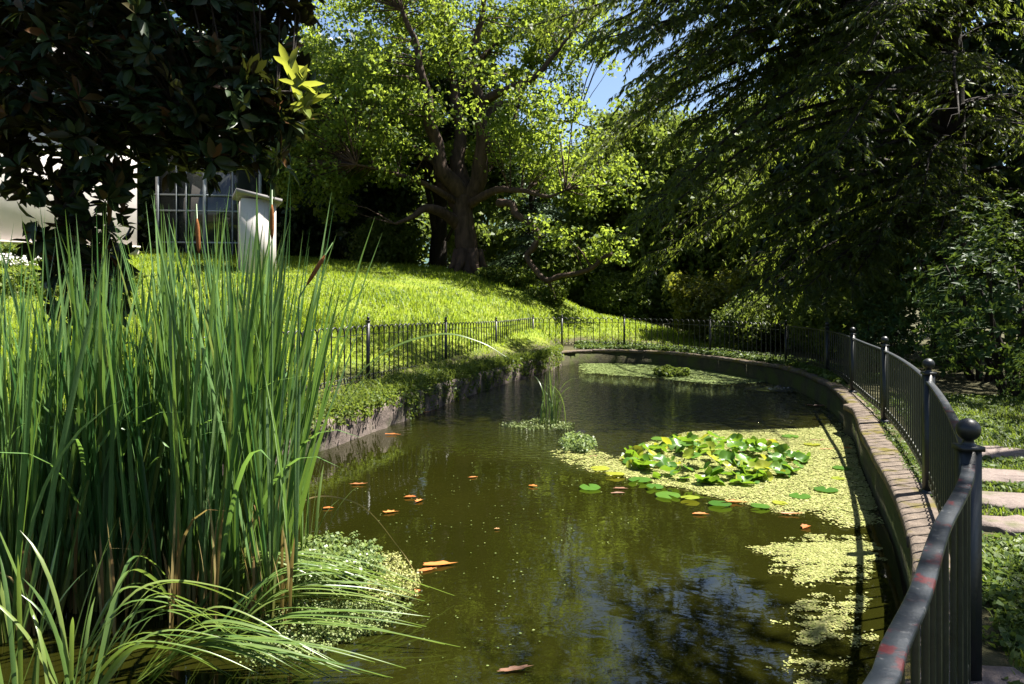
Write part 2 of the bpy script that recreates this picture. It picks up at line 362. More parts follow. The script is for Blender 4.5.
def pond_r(x, y):
    a = np.mod(np.arctan2(y-PC[1], x-PC[0]), 2*np.pi); return np.interp(a, np.append(TH, 2*np.pi), np.append(RB, RB[0]))
def offs(x, y): return np.hypot(x-PC[0], y-PC[1])-pond_r(x, y)
_fx = [-60,-6,-4.4,-3.6,-2.44,-1.24,-.28,.9,1.5,30]; _fy = [2,3.5,5.5,7.5,9.9,14,17,20,22.8,22.8]
_tx = [-60,-15,-8.6,-1.8,1.3,3.3,6.3,9,60]; _tz = [4.6,3.9,3.55,3.05,2.3,1.3,.66,.42,.42]
def hz(x, y):
    x = np.asarray(x, float); y = np.asarray(y, float)
    T = np.interp(x, _tx, _tz); Yf = np.interp(x, _fx, _fy); ridge = np.interp(x, [-60,-1,6,60], [30,30,27.5,27.5])
    u = np.clip((y-Yf-.5)/(ridge-Yf-.5), 0, 1.2); u = np.minimum(u, 1)
    g = .55*u+.45*u*u*(3-2*u)
    z = .42+(T-.42)*g
    z = z+(.10)*np.sin(x*.9+1)*np.sin(y*.7)*np.clip(u*3, 0, 1)*(1-u)
    t = offs(x, y); z = np.maximum(z, .38)
    z = z - (z+1.0)*smooth01((y-32)/16)*(np.abs(x) < 400)
    z = np.where(t < .9, .40+(z-.40)*np.clip(t/.9, 0, 1), z)
    return z
ring = np.array([.12,.22,.35,.55,.8,1.1,1.5,2,2.6,3.2,3.8,4.5,5.2,6,6.8,7.6,8.5,9.5,10.5,11.5,12.5,13.5,15,16.5,18,20,22,25,28,32,38,46,60,90,140,220,400,800,1400])
rad = RB[None,:]+ring[:,None]; gx = PC[0]+rad*np.cos(TH); gy = PC[1]+rad*np.sin(TH)
gz = hz(gx, gy)+.03*lump(np.stack([gx,gy],-1), 1.3, 2)*np.clip((rad-RB)/2, 0, 1); gz[0] = .30; gz = np.where(rad > 200, -1.0, gz)
V = np.stack([gx, gy, gz], -1).reshape(-1, 3); i = np.arange(len(ring)-1)[:,None]*NA; j = np.arange(NA)[None,:]; j2 = (j+1) % NA
Q = np.stack([i+j, i+NA+j, i+NA+j2, i+j2], -1).reshape(-1, 4)[:, ::-1]
b = MB(); b.add(V, Q); tag(b.build('ground', M['ground'], smooth=True), 'sloping garden ground around the pond', None, None, 'structure')
# pond bed and water
b = MB(); pr = np.linspace(0.02, 1, 40); rr = (RB+.10)[None,:]*pr[:,None]
b.add(np.stack([PC[0]+rr*np.cos(TH), PC[1]+rr*np.sin(TH), np.zeros_like(rr)], -1).reshape(-1, 3),
      np.stack([i+j, i+NA+j, i+NA+j2, i+j2], -1)[:39].reshape(-1, 4)[:, ::-1], [[k, (k+1) % NA, 0] for k in range(1, 5)])
tag(b.build('pond_water', M['water'], smooth=True), 'murky olive brown pond water', None, None, 'structure')
def outline_path(a0, a1, step=.12, off=0.0, z=0.0):
    """outline between two angles (ccw), offset outward"""
    if a1 < a0: a1 += 2*np.pi
    a = np.linspace(a0, a1, 400); r = np.interp(np.mod(a, 2*np.pi), np.append(TH, 2*np.pi), np.append(RB, RB[0]))+off
    P = np.stack([PC[0]+r*np.cos(a), PC[1]+r*np.sin(a), np.full_like(a, z)], 1); return resample(P, step)
def ang(x, y): return math.atan2(y-PC[1], x-PC[0]) % (2*math.pi)

# ------------------------------------------------------------------ pond walls
ROUND = [(0,0),(.0,0)]
aL0 = ang(1.45, 22.0); aL1 = ang(-4.3, 3.4)
# far and right kerb runs from the near left corner round the right side to the far left corner
kr = empty('pond_kerb', (0,0,0), 0, 'low mossy stone kerb curving round the right and far sides of the pond', 'kerb')
P = outline_path(aL1, aL0, .15)
b = MB(); b.sweep(P, [(-.24,-.6),(0,-.6),(0,.345),(-.24,.345)]); b.build('kerb_wall', M['wet_wall'], kr)
PP = outline_path(aL1, aL0, .05); seg = int(1.45/.05); k0 = 0
while k0 < len(PP)-3:
    k1 = min(k0+seg+random.randint(-3, 5), len(PP)-1); s = PP[k0:k1+1].copy()
    dz = random.uniform(-.006, .01); w0 = random.uniform(-.006, .006)
    T = nrm(s[1]-s[0]); s[0] += T*.013; T = nrm(s[-1]-s[-2]); s[-1] -= T*.013
    b = MB(); s[:,2] = dz+.008*lump(s, 3.0, 4)
    b.sweep(s, [(-.245,.348),(.012+w0,.348),(.016+w0,.400),(.008+w0,.424),(-.012,.43),(-.20,.43),(-.238,.425),(-.245,.41)], True, False)
    n = len(s); b.v[-1] = b.v[-1]+.007*lump(b.v[-1], 9, 2)[:,None]*np.array([1,1,.6])+.004*lump(b.v[-1], 31, 5)[:,None]; b.v[-1][:,2] += random.uniform(-.008,.008)
    b.t.append(np.array([[0,q,q+1] for q in range(1, 7)])[:, ::-1]); b.t.append(np.array([[(n-1)*8,(n-1)*8+q,(n-1)*8+q+1] for q in range(1, 7)]))
    b.build('coping_stone', M['coping'], kr, False)
    k0 = k1
lw = empty('bank_wall', (0,0,0), 0, 'rough pinkish grey stone retaining wall under the weedy left bank', 'wall')
P = outline_path(aL0, aL1, .08); off = .03*lump(P, 2.2, 7)+.02*lump(P, 7, 8)
b = MB(); n = len(P); hts = np.array([-.6,-.02,.10,.20,.28,.34,.40]); L = nrm(np.gradient(P[:,:2], axis=0)); L = np.stack([-L[:,1], L[:,0]], 1)
V = np.zeros((n, 9, 3)); 
for q, h in enumerate(hts):
    o_ = .03+off+.025*lump(np.stack([P[:,0],P[:,1],np.full(n,h*3)],1), 5, 9)-.03*(h > .35)
    V[:, q, :2] = P[:, :2]+L*o_[:,None]; V[:, q, 2] = h+.03*lump(P, 3, 3)*(h > .3)
V[:, 7] = V[:, 6]; V[:, 7, :2] -= L*.3; V[:, 8] = V[:, 0]; V[:, 8, :2] -= L*.35
Q = np.stack([np.arange(n-1)[:,None]*9+np.arange(8), np.arange(n-1)[:,None]*9+np.arange(1, 9), (np.arange(n-1)[:,None]+1)*9+np.arange(1, 9), (np.arange(n-1)[:,None]+1)*9+np.arange(8)], -1).reshape(-1, 4)
b.add(V.reshape(-1, 3), Q[:, ::-1]); b.build('stone_face', M['bank_stone'], lw)

# ------------------------------------------------------------------ railings
def ball_post(parent, p, h, r, m, ball=.046):
    b = MB(); b.box((p[0], p[1], p[2]+h*.5-.1), (r, r, h*.5+.1)); b.box((p[0], p[1], p[2]+.02), (r*1.5, r*1.5, .03))
    b.box((p[0], p[1], p[2]+h+.009), (r*1.25, r*1.25, .01)); o = b.build('post', m, parent)
    b = MB(); a = np.linspace(0, np.pi, 12); prof = [(.4*r+.0, 0), (.022, .02), (.018, .035)]
    pr = [(r*.9, .016), (.024, .026), (.019, .04)]+[(max(ball*math.sin(x), .001), .036+ball-ball*math.cos(x)) for x in a[2:]]
    s = 14; an = np.arange(s)/s*2*np.pi; V = np.concatenate([np.stack([p[0]+q*np.cos(an), p[1]+q*np.sin(an), np.full(s, p[2]+h+z)], 1) for q, z in pr])
    b.add(V, [[i_*s+k, i_*s+(k+1) % s, (i_+1)*s+(k+1) % s, (i_+1)*s+k] for i_ in range(len(pr)-1) for k in range(s)])
    b.build('ball_finial', m, o, True)
def bars(b, path, z0, z1, r, sides=5):
    for p in path: b.tube([(p[0], p[1], p[2]+z0), (p[0], p[1], p[2]+z1)], r, sides, False)
def hoops(b, path, z, hh, r, step=1, sides=4):
    for a_, c_ in zip(path[:-step], path[step:]):
        m_ = (a_+c_)*.5; pts = []
        for u in np.linspace(0, np.pi, 7):
            q = m_+(a_-m_)*math.cos(u); pts.append((q[0], q[1], q[2]+z+hh*math.sin(u)))
        b.tube(pts, r, sides, False)
hf = empty('hooped_railing', (0,0,0), 0, 'black iron railing with hooped top along the grassy left bank and far end', 'fence')
HP = [(-5.6,5.6,.46),(-4.6,7.2,.50),(-3.5,9.4,.52),(-2.46,12.65,.52),(-1.44,16.1,.46),(-.42,19.6,.40),(.66,23.2,.40),(1.6,23.7,.40),(3.54,23.35,.40),(5.62,21.0,.40),(6.66,18.0,.40)]
HPa = np.array(HP); dense = catmull(HPa, 40)
for k in range(len(HP)):
    if k >= 2: 
        hgt = np.interp(k, [3, 6, 10], [1.08, .98, .98]); b = MB(); p = HPa[k]; r = .028
        b.box((p[0],p[1],p[2]+hgt*.5-.1), (r,r,hgt*.5+.1)); b.box((p[0],p[1],p[2]+hgt+.008), (r*1.4,r*1.4,.01))
        b.tube([(p[0],p[1],p[2]+hgt+.016),(p[0],p[1],p[2]+hgt+.03),(p[0],p[1],p[2]+hgt+.05),(p[0],p[1],p[2]+hgt+.075),(p[0],p[1],p[2]+hgt+.085)], [.02,.018,.03,.024,.005], 8)
        b.build('post', M['iron'], hf)
    if k < len(HP)-1 and k >= 1:
        s = resample(dense[k*40:(k+1)*40+1], .20); s2 = resample(dense[k*40:(k+1)*40+1], .10); b = MB()
        hb = np.interp(k, [3, 6], [.90, .86])
        bars(b, s, .10, hb, .012, 5); hoops(b, s, hb, .11, .012)
        b.tube(s+np.array([0,0,hb-.04]), .006, 4, False); b.tube(s+np.array([0,0,.10]), .011, 4, False); hoops(b, s2, .10, .08, .008)
        b.build('hoop_panel', M['iron'], hf)
rf = empty('flat_railing', (0,0,0), 0, 'dark iron railing with worn flat handrail and ball topped posts on the right', 'fence')
FP = [(6.66,18.0,.40),(6.47,15.2,.40),(5.71,12.4,.40),(4.75,9.43,.40),(3.36,5.97,.40),(1.85,3.0,.40),(-.9,.42,.40),(-4.2,1.0,.40)]
CTL = [(6.66,18.0),(6.62,16.6),(6.47,15.2),(6.15,13.8),(5.71,12.4),(5.22,10.9),(4.75,9.43),(4.1,7.7),(3.36,5.97),(2.6,4.4),(1.85,3.0),(1.24,2.14),(.94,1.70),(.74,1.43),(.61,1.25),(.2,.82),(-.4,.52),(-.9,.42),(-2.4,.42),(-4.2,1.0)]
CI = [0,2,4,6,8,10,17,19]
dense = catmull(np.array([(x, y, .40) for x, y in CTL]), 16)
for k, p in enumerate(FP):
    if k > 0: ball_post(rf, np.array(p), .985, .034, M['iron'])
for k in range(len(CI)-1):
    s0 = dense[CI[k]*16:CI[k+1]*16+1]; s0 = s0
    L_ = resample(s0, .19); b = MB(); bars(b, L_[1:-1], .12, .92, .0092, 6)
    b.sweep(resample(s0, .3), [(-.006,.105),(.006,.105),(.006,.14),(-.006,.14)]); hoops(b, resample(s0, .095), .14, .07, .006)
    b.build('bar_panel', M['iron_olive'] if k >= 2 else M['iron'], rf)
    b = MB(); s = resample(s0, .06); b.sweep(s[:, :], [(-.022,.918),(.022,.918),(.0235,.921),(.0235,.932),(.021,.935),(-.021,.935),(-.0235,.932),(-.0235,.921)], True, False); b.build('handrail', M['rail'], rf, False)

# ------------------------------------------------------------------ foliage tools
LIT = []          # ground zones kept sunny: (polygon, keep probability)
def cull(c, zones, zref=.2):
    """thin out foliage whose shadow would fall on a clearing"""
    t = (c[:,2]-zref)/SUN[2]; x = c[:,0]-SUN[0]*t; y = c[:,1]-SUN[1]*t; keep = np.ones(len(c), bool)
    for zn in zones:
        if len(zn) > 2: tt = (c[:,2]-zn[2])/SUN[2]; keep &= ~((tt > .5) & inpoly(c[:,0]-SUN[0]*tt, c[:,1]-SUN[1]*tt, zn[0]) & (rng.random(len(c)) > zn[1]))
        else: keep &= ~(inpoly(x, y, zn[0]) & (rng.random(len(c)) > zn[1]))
    return keep
def lobes(spec, n, seed=0, gap=.25, shell=.55, freq=.6):
    """cluster centres spread through a union of ellipsoids with noisy gaps"""
    out = []; vol = np.array([s[3]*s[4]*s[5] for s in spec])**.8; cnt = (n*vol/vol.sum()*1.6).astype(int)
    for (x, y, z, rx, ry, rz), c in zip(spec, cnt):
        d = rdir(c); r = rng.random(c)**(1/3)*(1-shell)+shell*rng.random(c)**.25
        p = d*np.minimum(r, 1)[:,None]*np.array([rx, ry, rz])*(1+.13*lump(d, 3, seed+x)[:,None])+np.array([x, y, z]); out.append(p)
    p = np.concatenate(out); k = lump(p, freq, seed+1)+.5*lump(p, freq*2.3, seed+2) > -1.0+gap*2.2; p = p[k]
    return p[rng.permutation(len(p))[:n]]
def cluster_leaves(b, C, rad, per, L, W, up=.5, flat=.7):
    n = len(C); rad = np.broadcast_to(rad, (n,)); 
    o = rdir(n*per)*(rng.random(n*per)**.45)[:,None]*np.repeat(rad, per)[:,None]*np.array([1,1,flat]); c = np.repeat(C, per, 0)+o
    nn = nrm(nrm(o)*.5+rdir(n*per)*.8+np.array([0,0,up])); d = nrm(np.cross(nn, rdir(n*per))+np.array([0,0,-.25]))
    sz = rng.uniform(.7, 1.25, n*per); b.leaves(c, d, nn, L*sz, W*sz)
def twigs(b, C, nodes, r0=.02, r1=.006, sag=.1):
    nodes = np.asarray(nodes)
    for c in C:
        d2 = ((nodes-c)**2).sum(1)+2.0*np.maximum(nodes[:,2]-c[2], 0)**2; q = nodes[d2.argmin()]; m_ = (q+c)*.5; m_[2] += sag*np.linalg.norm(c-q)*random.uniform(-.4, 1)
        b.tube([q, m_, c], [r0, (r0+r1)*.5, r1], 4, False)
def limb(b, pts, r0, r1, sides=8, wob=.0):
    P = catmull(pts, 5); n = len(P); P = P+wob*lump(P, 1.5, 5)[:,None]*np.array([[.5,.5,.3]])
    b.tube(P, np.linspace(r0, r1, n)*(1+.08*lump(P, 3, 6)), sides); return P

# ------------------------------------------------------------------ the big oak
OB = at(468, 272, 30.0); OB[2] = float(hz(OB[0], OB[1]))-.02
oak = empty('oak_tree', OB, 0, 'big sunlit oak with forked dark limbs on top of the grass slope', 'tree')
def o3(px, py, dd=0.0): return at(px, py, 30.0+dd)-OB
b = MB(); nodes = []
tp = catmull([o3(469,277), o3(468,264), o3(466,240), o3(463,215), o3(462,196)], 5)
rt = np.interp(np.linspace(0, 1, len(tp)), [0,.15,.4,.8,1], [.72,.56,.45,.43,.48]); sides = 14
b.tube(tp, rt*(1+.05*lump(tp, 2, 1)), sides)
for a_ in np.arange(6)/6*6.28:      # root flare
    d_ = np.array([math.cos(a_), math.sin(a_), 0]); b.tube([d_*.35+[0,0,.9], d_*.55+[0,0,.3], d_*.95+[0,0,-.1]], [.26,.2,.08], 7)
b.build('trunk', M['oak_bark'], oak, True)
LM = [([(462,200,0),(450,180,-.5),(437,160,-.8),(431,130,-1),(425,95,-1.6),(415,50,-2),(400,10,-2.3)], .40, .08),
      ([(464,198,0),(456,165,.3),(459,135,.6),(455,95,1),(445,45,1.5),(440,-20,2)], .38, .08),
      ([(468,200,0),(478,182,-.3),(481,150,-.6),(481,120,-.8),(478,100,-1),(470,70,-1.2),(478,20,-1.5),(490,-40,-1.5)], .38, .07),
      ([(480,104,-.9),(500,92,-1.5),(530,80,-2),(552,58,-2.2),(575,30,-2.4)], .20, .05),
      ([(481,122,-.8),(500,104,.2),(522,108,.8),(545,120,1.2),(575,122,1.5)], .16, .04),
      ([(467,206,0),(485,195,-1),(502,189,-1.7),(522,190,-2.2),(548,196,-2.8),(566,190,-3)], .2, .03),
      ([(458,226,0),(442,213,-.8),(424,209,-1.4),(412,217,-1.8),(395,224,-2.2)], .28, .05),
      ([(458,205,0),(440,192,-1),(415,181,-1.8),(385,171,-2.4),(355,165,-3)], .16, .03),
      ([(440,165,-.8),(415,150,.4),(385,135,1.2),(345,120,1.5),(315,110,1.8)], .2, .05),
      ([(461,210,0),(470,190,2),(490,165,4),(510,130,5),(520,90,5.5)], .26, .06),
      ([(459,210,0),(445,190,2.5),(425,165,4.5),(400,130,5.5),(380,80,6)], .26, .06),
      ([(452,100,1),(480,60,1.6),(510,20,2.2),(540,-30,2.6)], .18, .05)]
for pts, r0, r1 in LM:
    b = MB(); P = limb(b, [o3(*p) for p in pts], r0, r1, 9, .22); b.build('limb', M['oak_bark'], oak, True); nodes.append(P[4:])
b = MB(); P = limb(b, [o3(*p) for p in [(498,203,-1.5),(512,204,-2),(516,214,-2.2),(530,224,-2.4),(538,235,-2.5),(534,247,-2.6),(527,256,-2.6),(534,268,-2.8),(546,280,-3),(560,276,-3.1),(578,273,-3.3),(592,268,-3.5),(603,258,-3.6),(612,254,-3.7)]], .15, .07, 8, .0)
P2 = limb(b, [o3(*p) for p in [(548,281,-3),(553,291,-3),(556,300,-3)]], .07, .02, 6); P2 = limb(b, [o3(*p) for p in [(592,268,-3.5),(580,250,-3.4),(568,238,-3.2)]], .05, .02, 6)
tag(b.build('crooked_limb', M['oak_bark'], oak, True), 'crooked low limb snaking down and out to the right'); nodes.append(P[6:])
nodes = np.concatenate(nodes)
sp = [(-.3,0,7.6,5.6,5.5,3.6),(-4.4,-1,6.0,3.4,3.5,2.6),(3.6,-1,6.4,3.0,3.4,3.4),(0,0,11.3,5.2,5.0,3.2),(-3.6,.5,9.5,3.2,3.5,2.8),(4.2,0,10.0,2.2,3.0,2.6),(4.5,-1.5,3.6,2.3,2.0,1.3),(-5.6,-1.5,3.8,2.2,1.8,1.7),(-2.6,-2.2,4.4,1.8,1.2,1.2),(-6.6,-.5,7.0,1.8,2,2.6),(-5.2,-2.4,4.6,2.6,1.4,1.9),(2.6,-2.8,4.7,1.8,1.0,1.2),(5.2,-1,6.5,1.6,1.8,2)]
C = lobes(sp, 1350, 3, .36, .5, .55); C = C[C[:,2] > 2.2]
# keep the fork of the limbs visible, as in the photograph: a gap in the leaves on the near side of the trunk
near = (np.abs(C[:,0]) < 2.0) & (C[:,1] < .8) & (C[:,2] < 5.5) & (rng.random(len(C)) > .3); C = C[~near]
LAWN = [(-9,16),(-3,13),(2,22),(2,27),(-3,29),(-9,27)]
C = C[cull(C+OB, [(LAWN, .45)], 2.0)]
C = np.concatenate([C]+[o3(px_, py_, -3.4)+rdir(3)*np.array([.55,.5,.3]) for px_, py_ in ((606,256),(590,246),(566,240),(618,240),(548,228))])
b = MB(); twigs(b, C[::2], nodes, .03, .008); b.build('twigs', M['oak_bark'], oak)
b = MB(); cluster_leaves(b, C, rng.uniform(.4, .75, len(C)), 56, .175, .12, .5, .75); b.build('crown', M['oak_leaf'], oak)

# ------------------------------------------------------------------ generic trees
def broad_tree(name, label, lf, bark, spec, n, per, L, W, trunk, loc, group=None, gap=.25, rad=(.5,.9), flat=.75, zones=None, rz=0.0, cat='tree'):
    loc = np.array(loc, float); root = empty(name, loc, rz, label, cat, group)
    b = MB(); P = limb(b, trunk[0], trunk[1], trunk[2], 9, .05); nodes = [P[3:]]
    C = lobes(spec, n, loc[0]*.37, gap)
    for q in C[:max(5, n//40)]:
        s_ = P[random.randint(len(P)//3, len(P)-1)]; m_ = (s_+q)*.5+np.array([0,0,.15*np.linalg.norm(q-s_)]); PL = limb(b, [s_, m_, q], trunk[1]*.35, .02, 6, .05); nodes.append(PL)
    b.build('trunk', bark, root, True); nodes = np.concatenate(nodes)
    if zones: C = C[cull(C+loc, zones)]
    b = MB(); twigs(b, C[::3], nodes, .025, .008); cluster_leaves(b, C, rng.uniform(*rad, len(C)), per, L, W, .5, flat); b.build('crown', lf, root)
    return root
gh = lambda x, y: (x, y, float(hz(x, y))-.05)
dt = broad_tree('dark_trunk_tree', 'dark shaded tree with thick black trunk just left of the big oak', M['dark_leaf'], M['dark_bark'],
    [(0,1,8,4.5,4,3.6),(-2.5,1,5.5,3,2.5,2.2),(2,2,6,3,3,2.5)], 420, 40, .34, .22, ([(0,0,-.5),(0,0,1.5),(.1,.2,4),(0,.4,8)], .55, .2), gh(-3.5, 35.0))
b = MB(); b.tube([(.45,-.6,1.9),(1.0,-.5,3.0),(1.35,-.4,4.2)], [.1,.08,.05], 6); b.build('stem', M['dark_bark'], dt, True)
BG = 'trees closing the garden behind the lawn'
bgd = broad_tree('evergreen_tree', 'dark evergreen tree behind the lawn, right of the white building', M['dark_leaf'], M['dark_bark'],
    [(0,0,4.4,3.8,3.2,3.6),(0,0,8.5,3.2,3,3.4),(1.4,-.6,2.8,2.6,2,2.0),(-1.8,-.5,2.6,2.3,2,2.0)], 430, 44, .34, .22, ([(0,0,-.5),(0,0,3),(.2,.1,7),(.1,0,10.5)], .4, .08), gh(-8.3, 35.5), BG, .12)
for x, y, s, lb in [(-13.5,37,1.15,'dark evergreen tree standing behind the white garden outbuilding'),(-20,38,1.3,'dark evergreen tree behind the big magnolia at far left'),(-27,34,1.3,'dark evergreen tree at the left end behind the white villa'),
                    (15.5,22,1.15,'dark evergreen tree behind the shrubs at the far right'),(12.5,27.5,1.05,'dark evergreen tree behind the right end of the far railing'),(19.5,15,1.1,'dark evergreen tree at the right edge beyond the glossy shrubs'),(3.4,44,1.0,'dark evergreen tree in the gap beyond the crooked oak limb')]:
    copy_tree(bgd, gh(x, y), random.uniform(0, 6), s, lb)
bgm = broad_tree('leafy_tree', 'leafy green tree beyond the far right end of the grass ridge', M['mid_leaf'], M['grey_bark'],
    [(0,0,5.2,3.2,3,2.8),(-1,-.8,3.0,2.4,2,1.9),(1.5,-.5,3.2,2.3,2,2.0),(0,.3,7.8,2.4,2.4,2)], 380, 46, .27, .18, ([(0,0,-.5),(.1,0,2.5),(.2,0,5),(0,.2,7.8)], .28, .05), gh(8.0, 33.0), BG, .2)
for x, y, s, lb in [(4.9,38.5,1.0,'leafy green tree behind the crooked oak limb'),(5.8,35.5,1.12,'tall leafy green tree closing the gap between the oak and the conifer'),(12.5,36,1.25,'tall leafy green tree behind the drooping conifer branches'),(17,33,1.3,'leafy green tree at the back right behind the conifer'),(-9.5,46,1.5,'tall leafy tree showing through the left of the oak crown'),(-2,50,1.5,'tall leafy tree far behind the oak trunk'),(10.5,48,1.3,'distant leafy tree seen under the conifer branches')]:
    copy_tree(bgm, gh(x, y), random.uniform(0, 6), s, lb)
yb = broad_tree('yellow_shrub', 'yellow green shrub behind the far railing, below the conifer branches', M['yellow_leaf'], M['grey_bark'],
    [(0,0,1.1,1.2,1.0,1.1),(.8,.2,.7,.9,.8,.7),(-.6,0,1.7,.8,.7,.8)], 170, 42, .14, .09, ([(0,0,-.2),(.05,0,.8),(0,.1,1.9)], .06, .02), gh(6.7, 25.2), None, .15, (.25,.45), .8, None, 0, 'shrub')
copy_tree(yb, gh(2.9, 36), 1.3, 1.7, 'pale yellow bush in the gap right of the blue green cedar')
copy_tree(yb, gh(8.9, 28.5), 2.3, 1.3, 'yellow green bush deeper behind the far railing, in half shade')
sb = broad_tree('green_shrub', 'leafy green bush where the grass ridge meets the far trees', M['mid_leaf'], M['grey_bark'],
    [(0,0,1.2,1.5,1.2,1.2),(1.1,.2,.8,1.1,.9,.8),(-1.0,0,.9,1.0,.9,.9)], 220, 44, .16, .10, ([(0,0,-.2),(.05,0,.8),(0,.1,1.7)], .06, .02), gh(6.6, 31.6), None, .15, (.3,.5), .8, None, 0, 'shrub')
for x, y, s, lb in [(4.3,31.2,.85,'leafy bush peeking over the grass ridge just right of the crooked limb tip'),(7.4,22.6,.75,'low bush just behind the far railing post'),(8.6,20.2,.8,'low shaded bush behind the railing at the pond far right corner'),(2.2,33.0,1.2,'green bush beyond the ridge, under the crooked limb'),(-5.5,32.6,1.0,'bush on the lawn crest left of the dark trunk'),(10.2,22.5,1.2,'bush behind the far railing under the conifer')]:
    copy_tree(sb, gh(x, y), random.uniform(0, 6), s, lb)
# cedar with tiered blue green sprays right behind the oak
cd = empty('cedar_tree', gh(.9, 34.0), 0, 'blue green cedar with tiered sprays just right of the oak trunk', 'tree')
b = MB(); limb(b, [(0,0,-1),(0,0,3),(0,0,8)], .25, .04); bl = MB()
for k in range(46):
    z = random.uniform(.6, 7.0); a_ = random.uniform(0, 6.28); L_ = (2.9-.27*z)*random.uniform(.7, 1.1); d_ = np.array([math.cos(a_), math.sin(a_), 0])
    P = limb(b, [(0,0,z), d_*L_*.5+[0,0,z+.15], d_*L_+[0,0,z-.35]], .04, .008, 5)
    t_ = rng.random(150)**.6; c = np.array([0,0,z])+d_*(t_*L_)[:,None]+np.array([0,0,1])*(.1-.45*t_**2)[:,None]; sd = np.array([-d_[1], d_[0], 0])
    c = c+sd*(rng.normal(size=150)*.3*(.3+t_))[:,None]+rdir(150)*.08; bl.leaves(c, nrm(d_+sd*rng.normal(size=(150,1))*.6+[0,0,-.35]+rdir(150)*.3), nrm(rdir(150)*.5+[0,0,1]), .26, .09)
b.build('trunk', M['dark_bark'], cd, True); bl.build('crown', M['cedar_leaf'], cd)

# ------------------------------------------------------------------ drooping conifers on the right
SUNNY = [([(2.2,4.2),(3.7,4.2),(5.7,9.5),(6.4,12.5),(5,12.5),(3.6,9.5)], .03), ([(2.2,17.3),(6.4,16.5),(5.6,21),(2.2,22.4)], .4), ([(1.5,23),(7.5,22),(8,28),(2,29)], .3, .8), ([(2.5,28.5),(9,28),(10,34),(2.5,34)], .45, 2.0), ([(0.8,7.2),(4.6,7.2),(5.1,9.6),(4.9,11.0),(1.0,11.0)], .04), ([(2.0,4.35),(3.6,4.35),(4.7,7.3),(2.6,7.3)], .05), ([(3.3,5.4),(5.4,5.4),(5.6,7.8),(4.4,7.8)], .35), ([(-4,2),(.8,2),(.8,11.5),(-4,11.5)], .12), ([(6.3,10.4),(9.6,8.6),(10.4,11),(8.6,13.2),(6.3,13.2)], .25, 2.2), ([(2.6,3.6),(5.2,3.6),(6.2,7.5),(4.2,7.5)], .45)]
def conifer(name, label, loc, H, branches, seed, dens=1.0, zones=SUNNY, leaf=.13):
    loc = np.array(loc, float); r = random.Random(seed); root = empty(name, loc, 0, label, 'tree')
    b = MB(); limb(b, [(0,0,-.5),(.1,0,H*.4),(0,.1,H*.8),(0,0,H)], .42, .06, 10, .05); b.build('trunk', M['dark_bark'], root, True)
    b = MB(); cs = []; ds = []
    for (z, a_, L_, rise, drop) in branches:
        d_ = np.array([math.cos(a_), math.sin(a_), 0])
        tp_ = loc+np.array([0,0,z])+d_*(np.linspace(.2,1,12)*L_)[:,None]+np.array([0,0,-1])*(np.linspace(.2,1,12)**2*drop)[:,None]
        if (~cull(tp_, [z_ for z_ in zones if z_[1] < .2])).mean() > .3: continue
        P = limb(b, [(0,0,z), d_*L_*.3+[0,0,z+rise], d_*L_*.65+[0,0,z+rise*.8-drop*.3], d_*L_+[0,0,z+rise*.3-drop]], .04+.007*L_, .01, 6, .4)
        sd = np.array([-d_[1], d_[0], 0]); q = resample(P, .2)
        for i_, p in enumerate(q[2:]):
            f = (i_+2)/len(q)
            for s_ in (-1, 1):
                if r.random() > .9: continue
                l2 = (.35+1.0*f*(1.15-f)*2.0)*r.uniform(.6, 1.25)*min(1, L_/4+.3); dd = nrm(d_*r.uniform(-.1, 1.2)+sd*s_*r.uniform(.4, 1)+np.array([0,0,r.uniform(-.3,.15)]))
                m_ = p+dd*l2*.55; e = p+dd*l2*.92+np.array([0,0,-l2*r.uniform(.2,.55)]); 
                if r.random() < .6: b.tube([p, m_, e], [.010,.007,.003], 3, False)
                n_ = max(4, int(41*l2*dens)); t_ = rng.random(n_)[:,None]; c = (1-t_)**2*p+2*t_*(1-t_)*m_+t_**2*e
                lat = np.cross(dd, [0,0,1.0]); side = np.where(rng.random((n_,1)) < .5, -1, 1)
                fd = nrm(dd*.7+lat*side*rng.uniform(.3,1.0,(n_,1))+np.array([0,0,-1])*rng.uniform(.3,1.7,(n_,1)))
                cs.append(c+fd*leaf*.45); ds.append(fd)
    C = np.concatenate(cs); D = np.concatenate(ds); k = cull(C+loc, zones); C = C[k]; D = D[k]
    b.build('branches', M['dark_bark'], root, True)
    b = MB(); n_ = len(C); sz = rng.uniform(.7, 1.4, n_); b.leaves(C, D, nrm(rdir(n_)+[0,0,.6]), leaf*sz*1.1, leaf*.25*sz, .1); b.build('foliage', M['hemlock_leaf'], root); return root
r_ = random.Random(4)
br = []
for k in range(88):
    z = r_.uniform(2.2, 13.0); a_ = R(r_.choice([r_.gauss(185, 28), r_.gauss(215, 25), r_.uniform(90, 330)])); L_ = np.interp(z, [2, 5, 9, 13], [5.0, 8.0, 9.8, 9.0])*r_.uniform(.6, 1.0)
    if math.sin(a_) < -.5: L_ *= .75
    br.append((z, a_, L_, r_.uniform(.1, .7), L_*r_.uniform(.12, .34)+.3))
for k in range(15):
    br.append((r_.uniform(7.0, 9.6), R(r_.gauss(189, 9)), r_.uniform(6.5, 8.4), r_.uniform(.3,.8), r_.uniform(1.2, 2.4)))
for k in range(16):
    br.append((r_.uniform(8.5, 12.5), R(r_.gauss(188, 14)), r_.uniform(7.8, 10.2), r_.uniform(.2,.7), r_.uniform(.8, 2.0)))
for k in range(34):
    br.append((r_.uniform(4.5, 13), R(r_.uniform(195, 345)), r_.uniform(1.8, 3.8), r_.uniform(.1,.4), r_.uniform(.5, 1.2)))
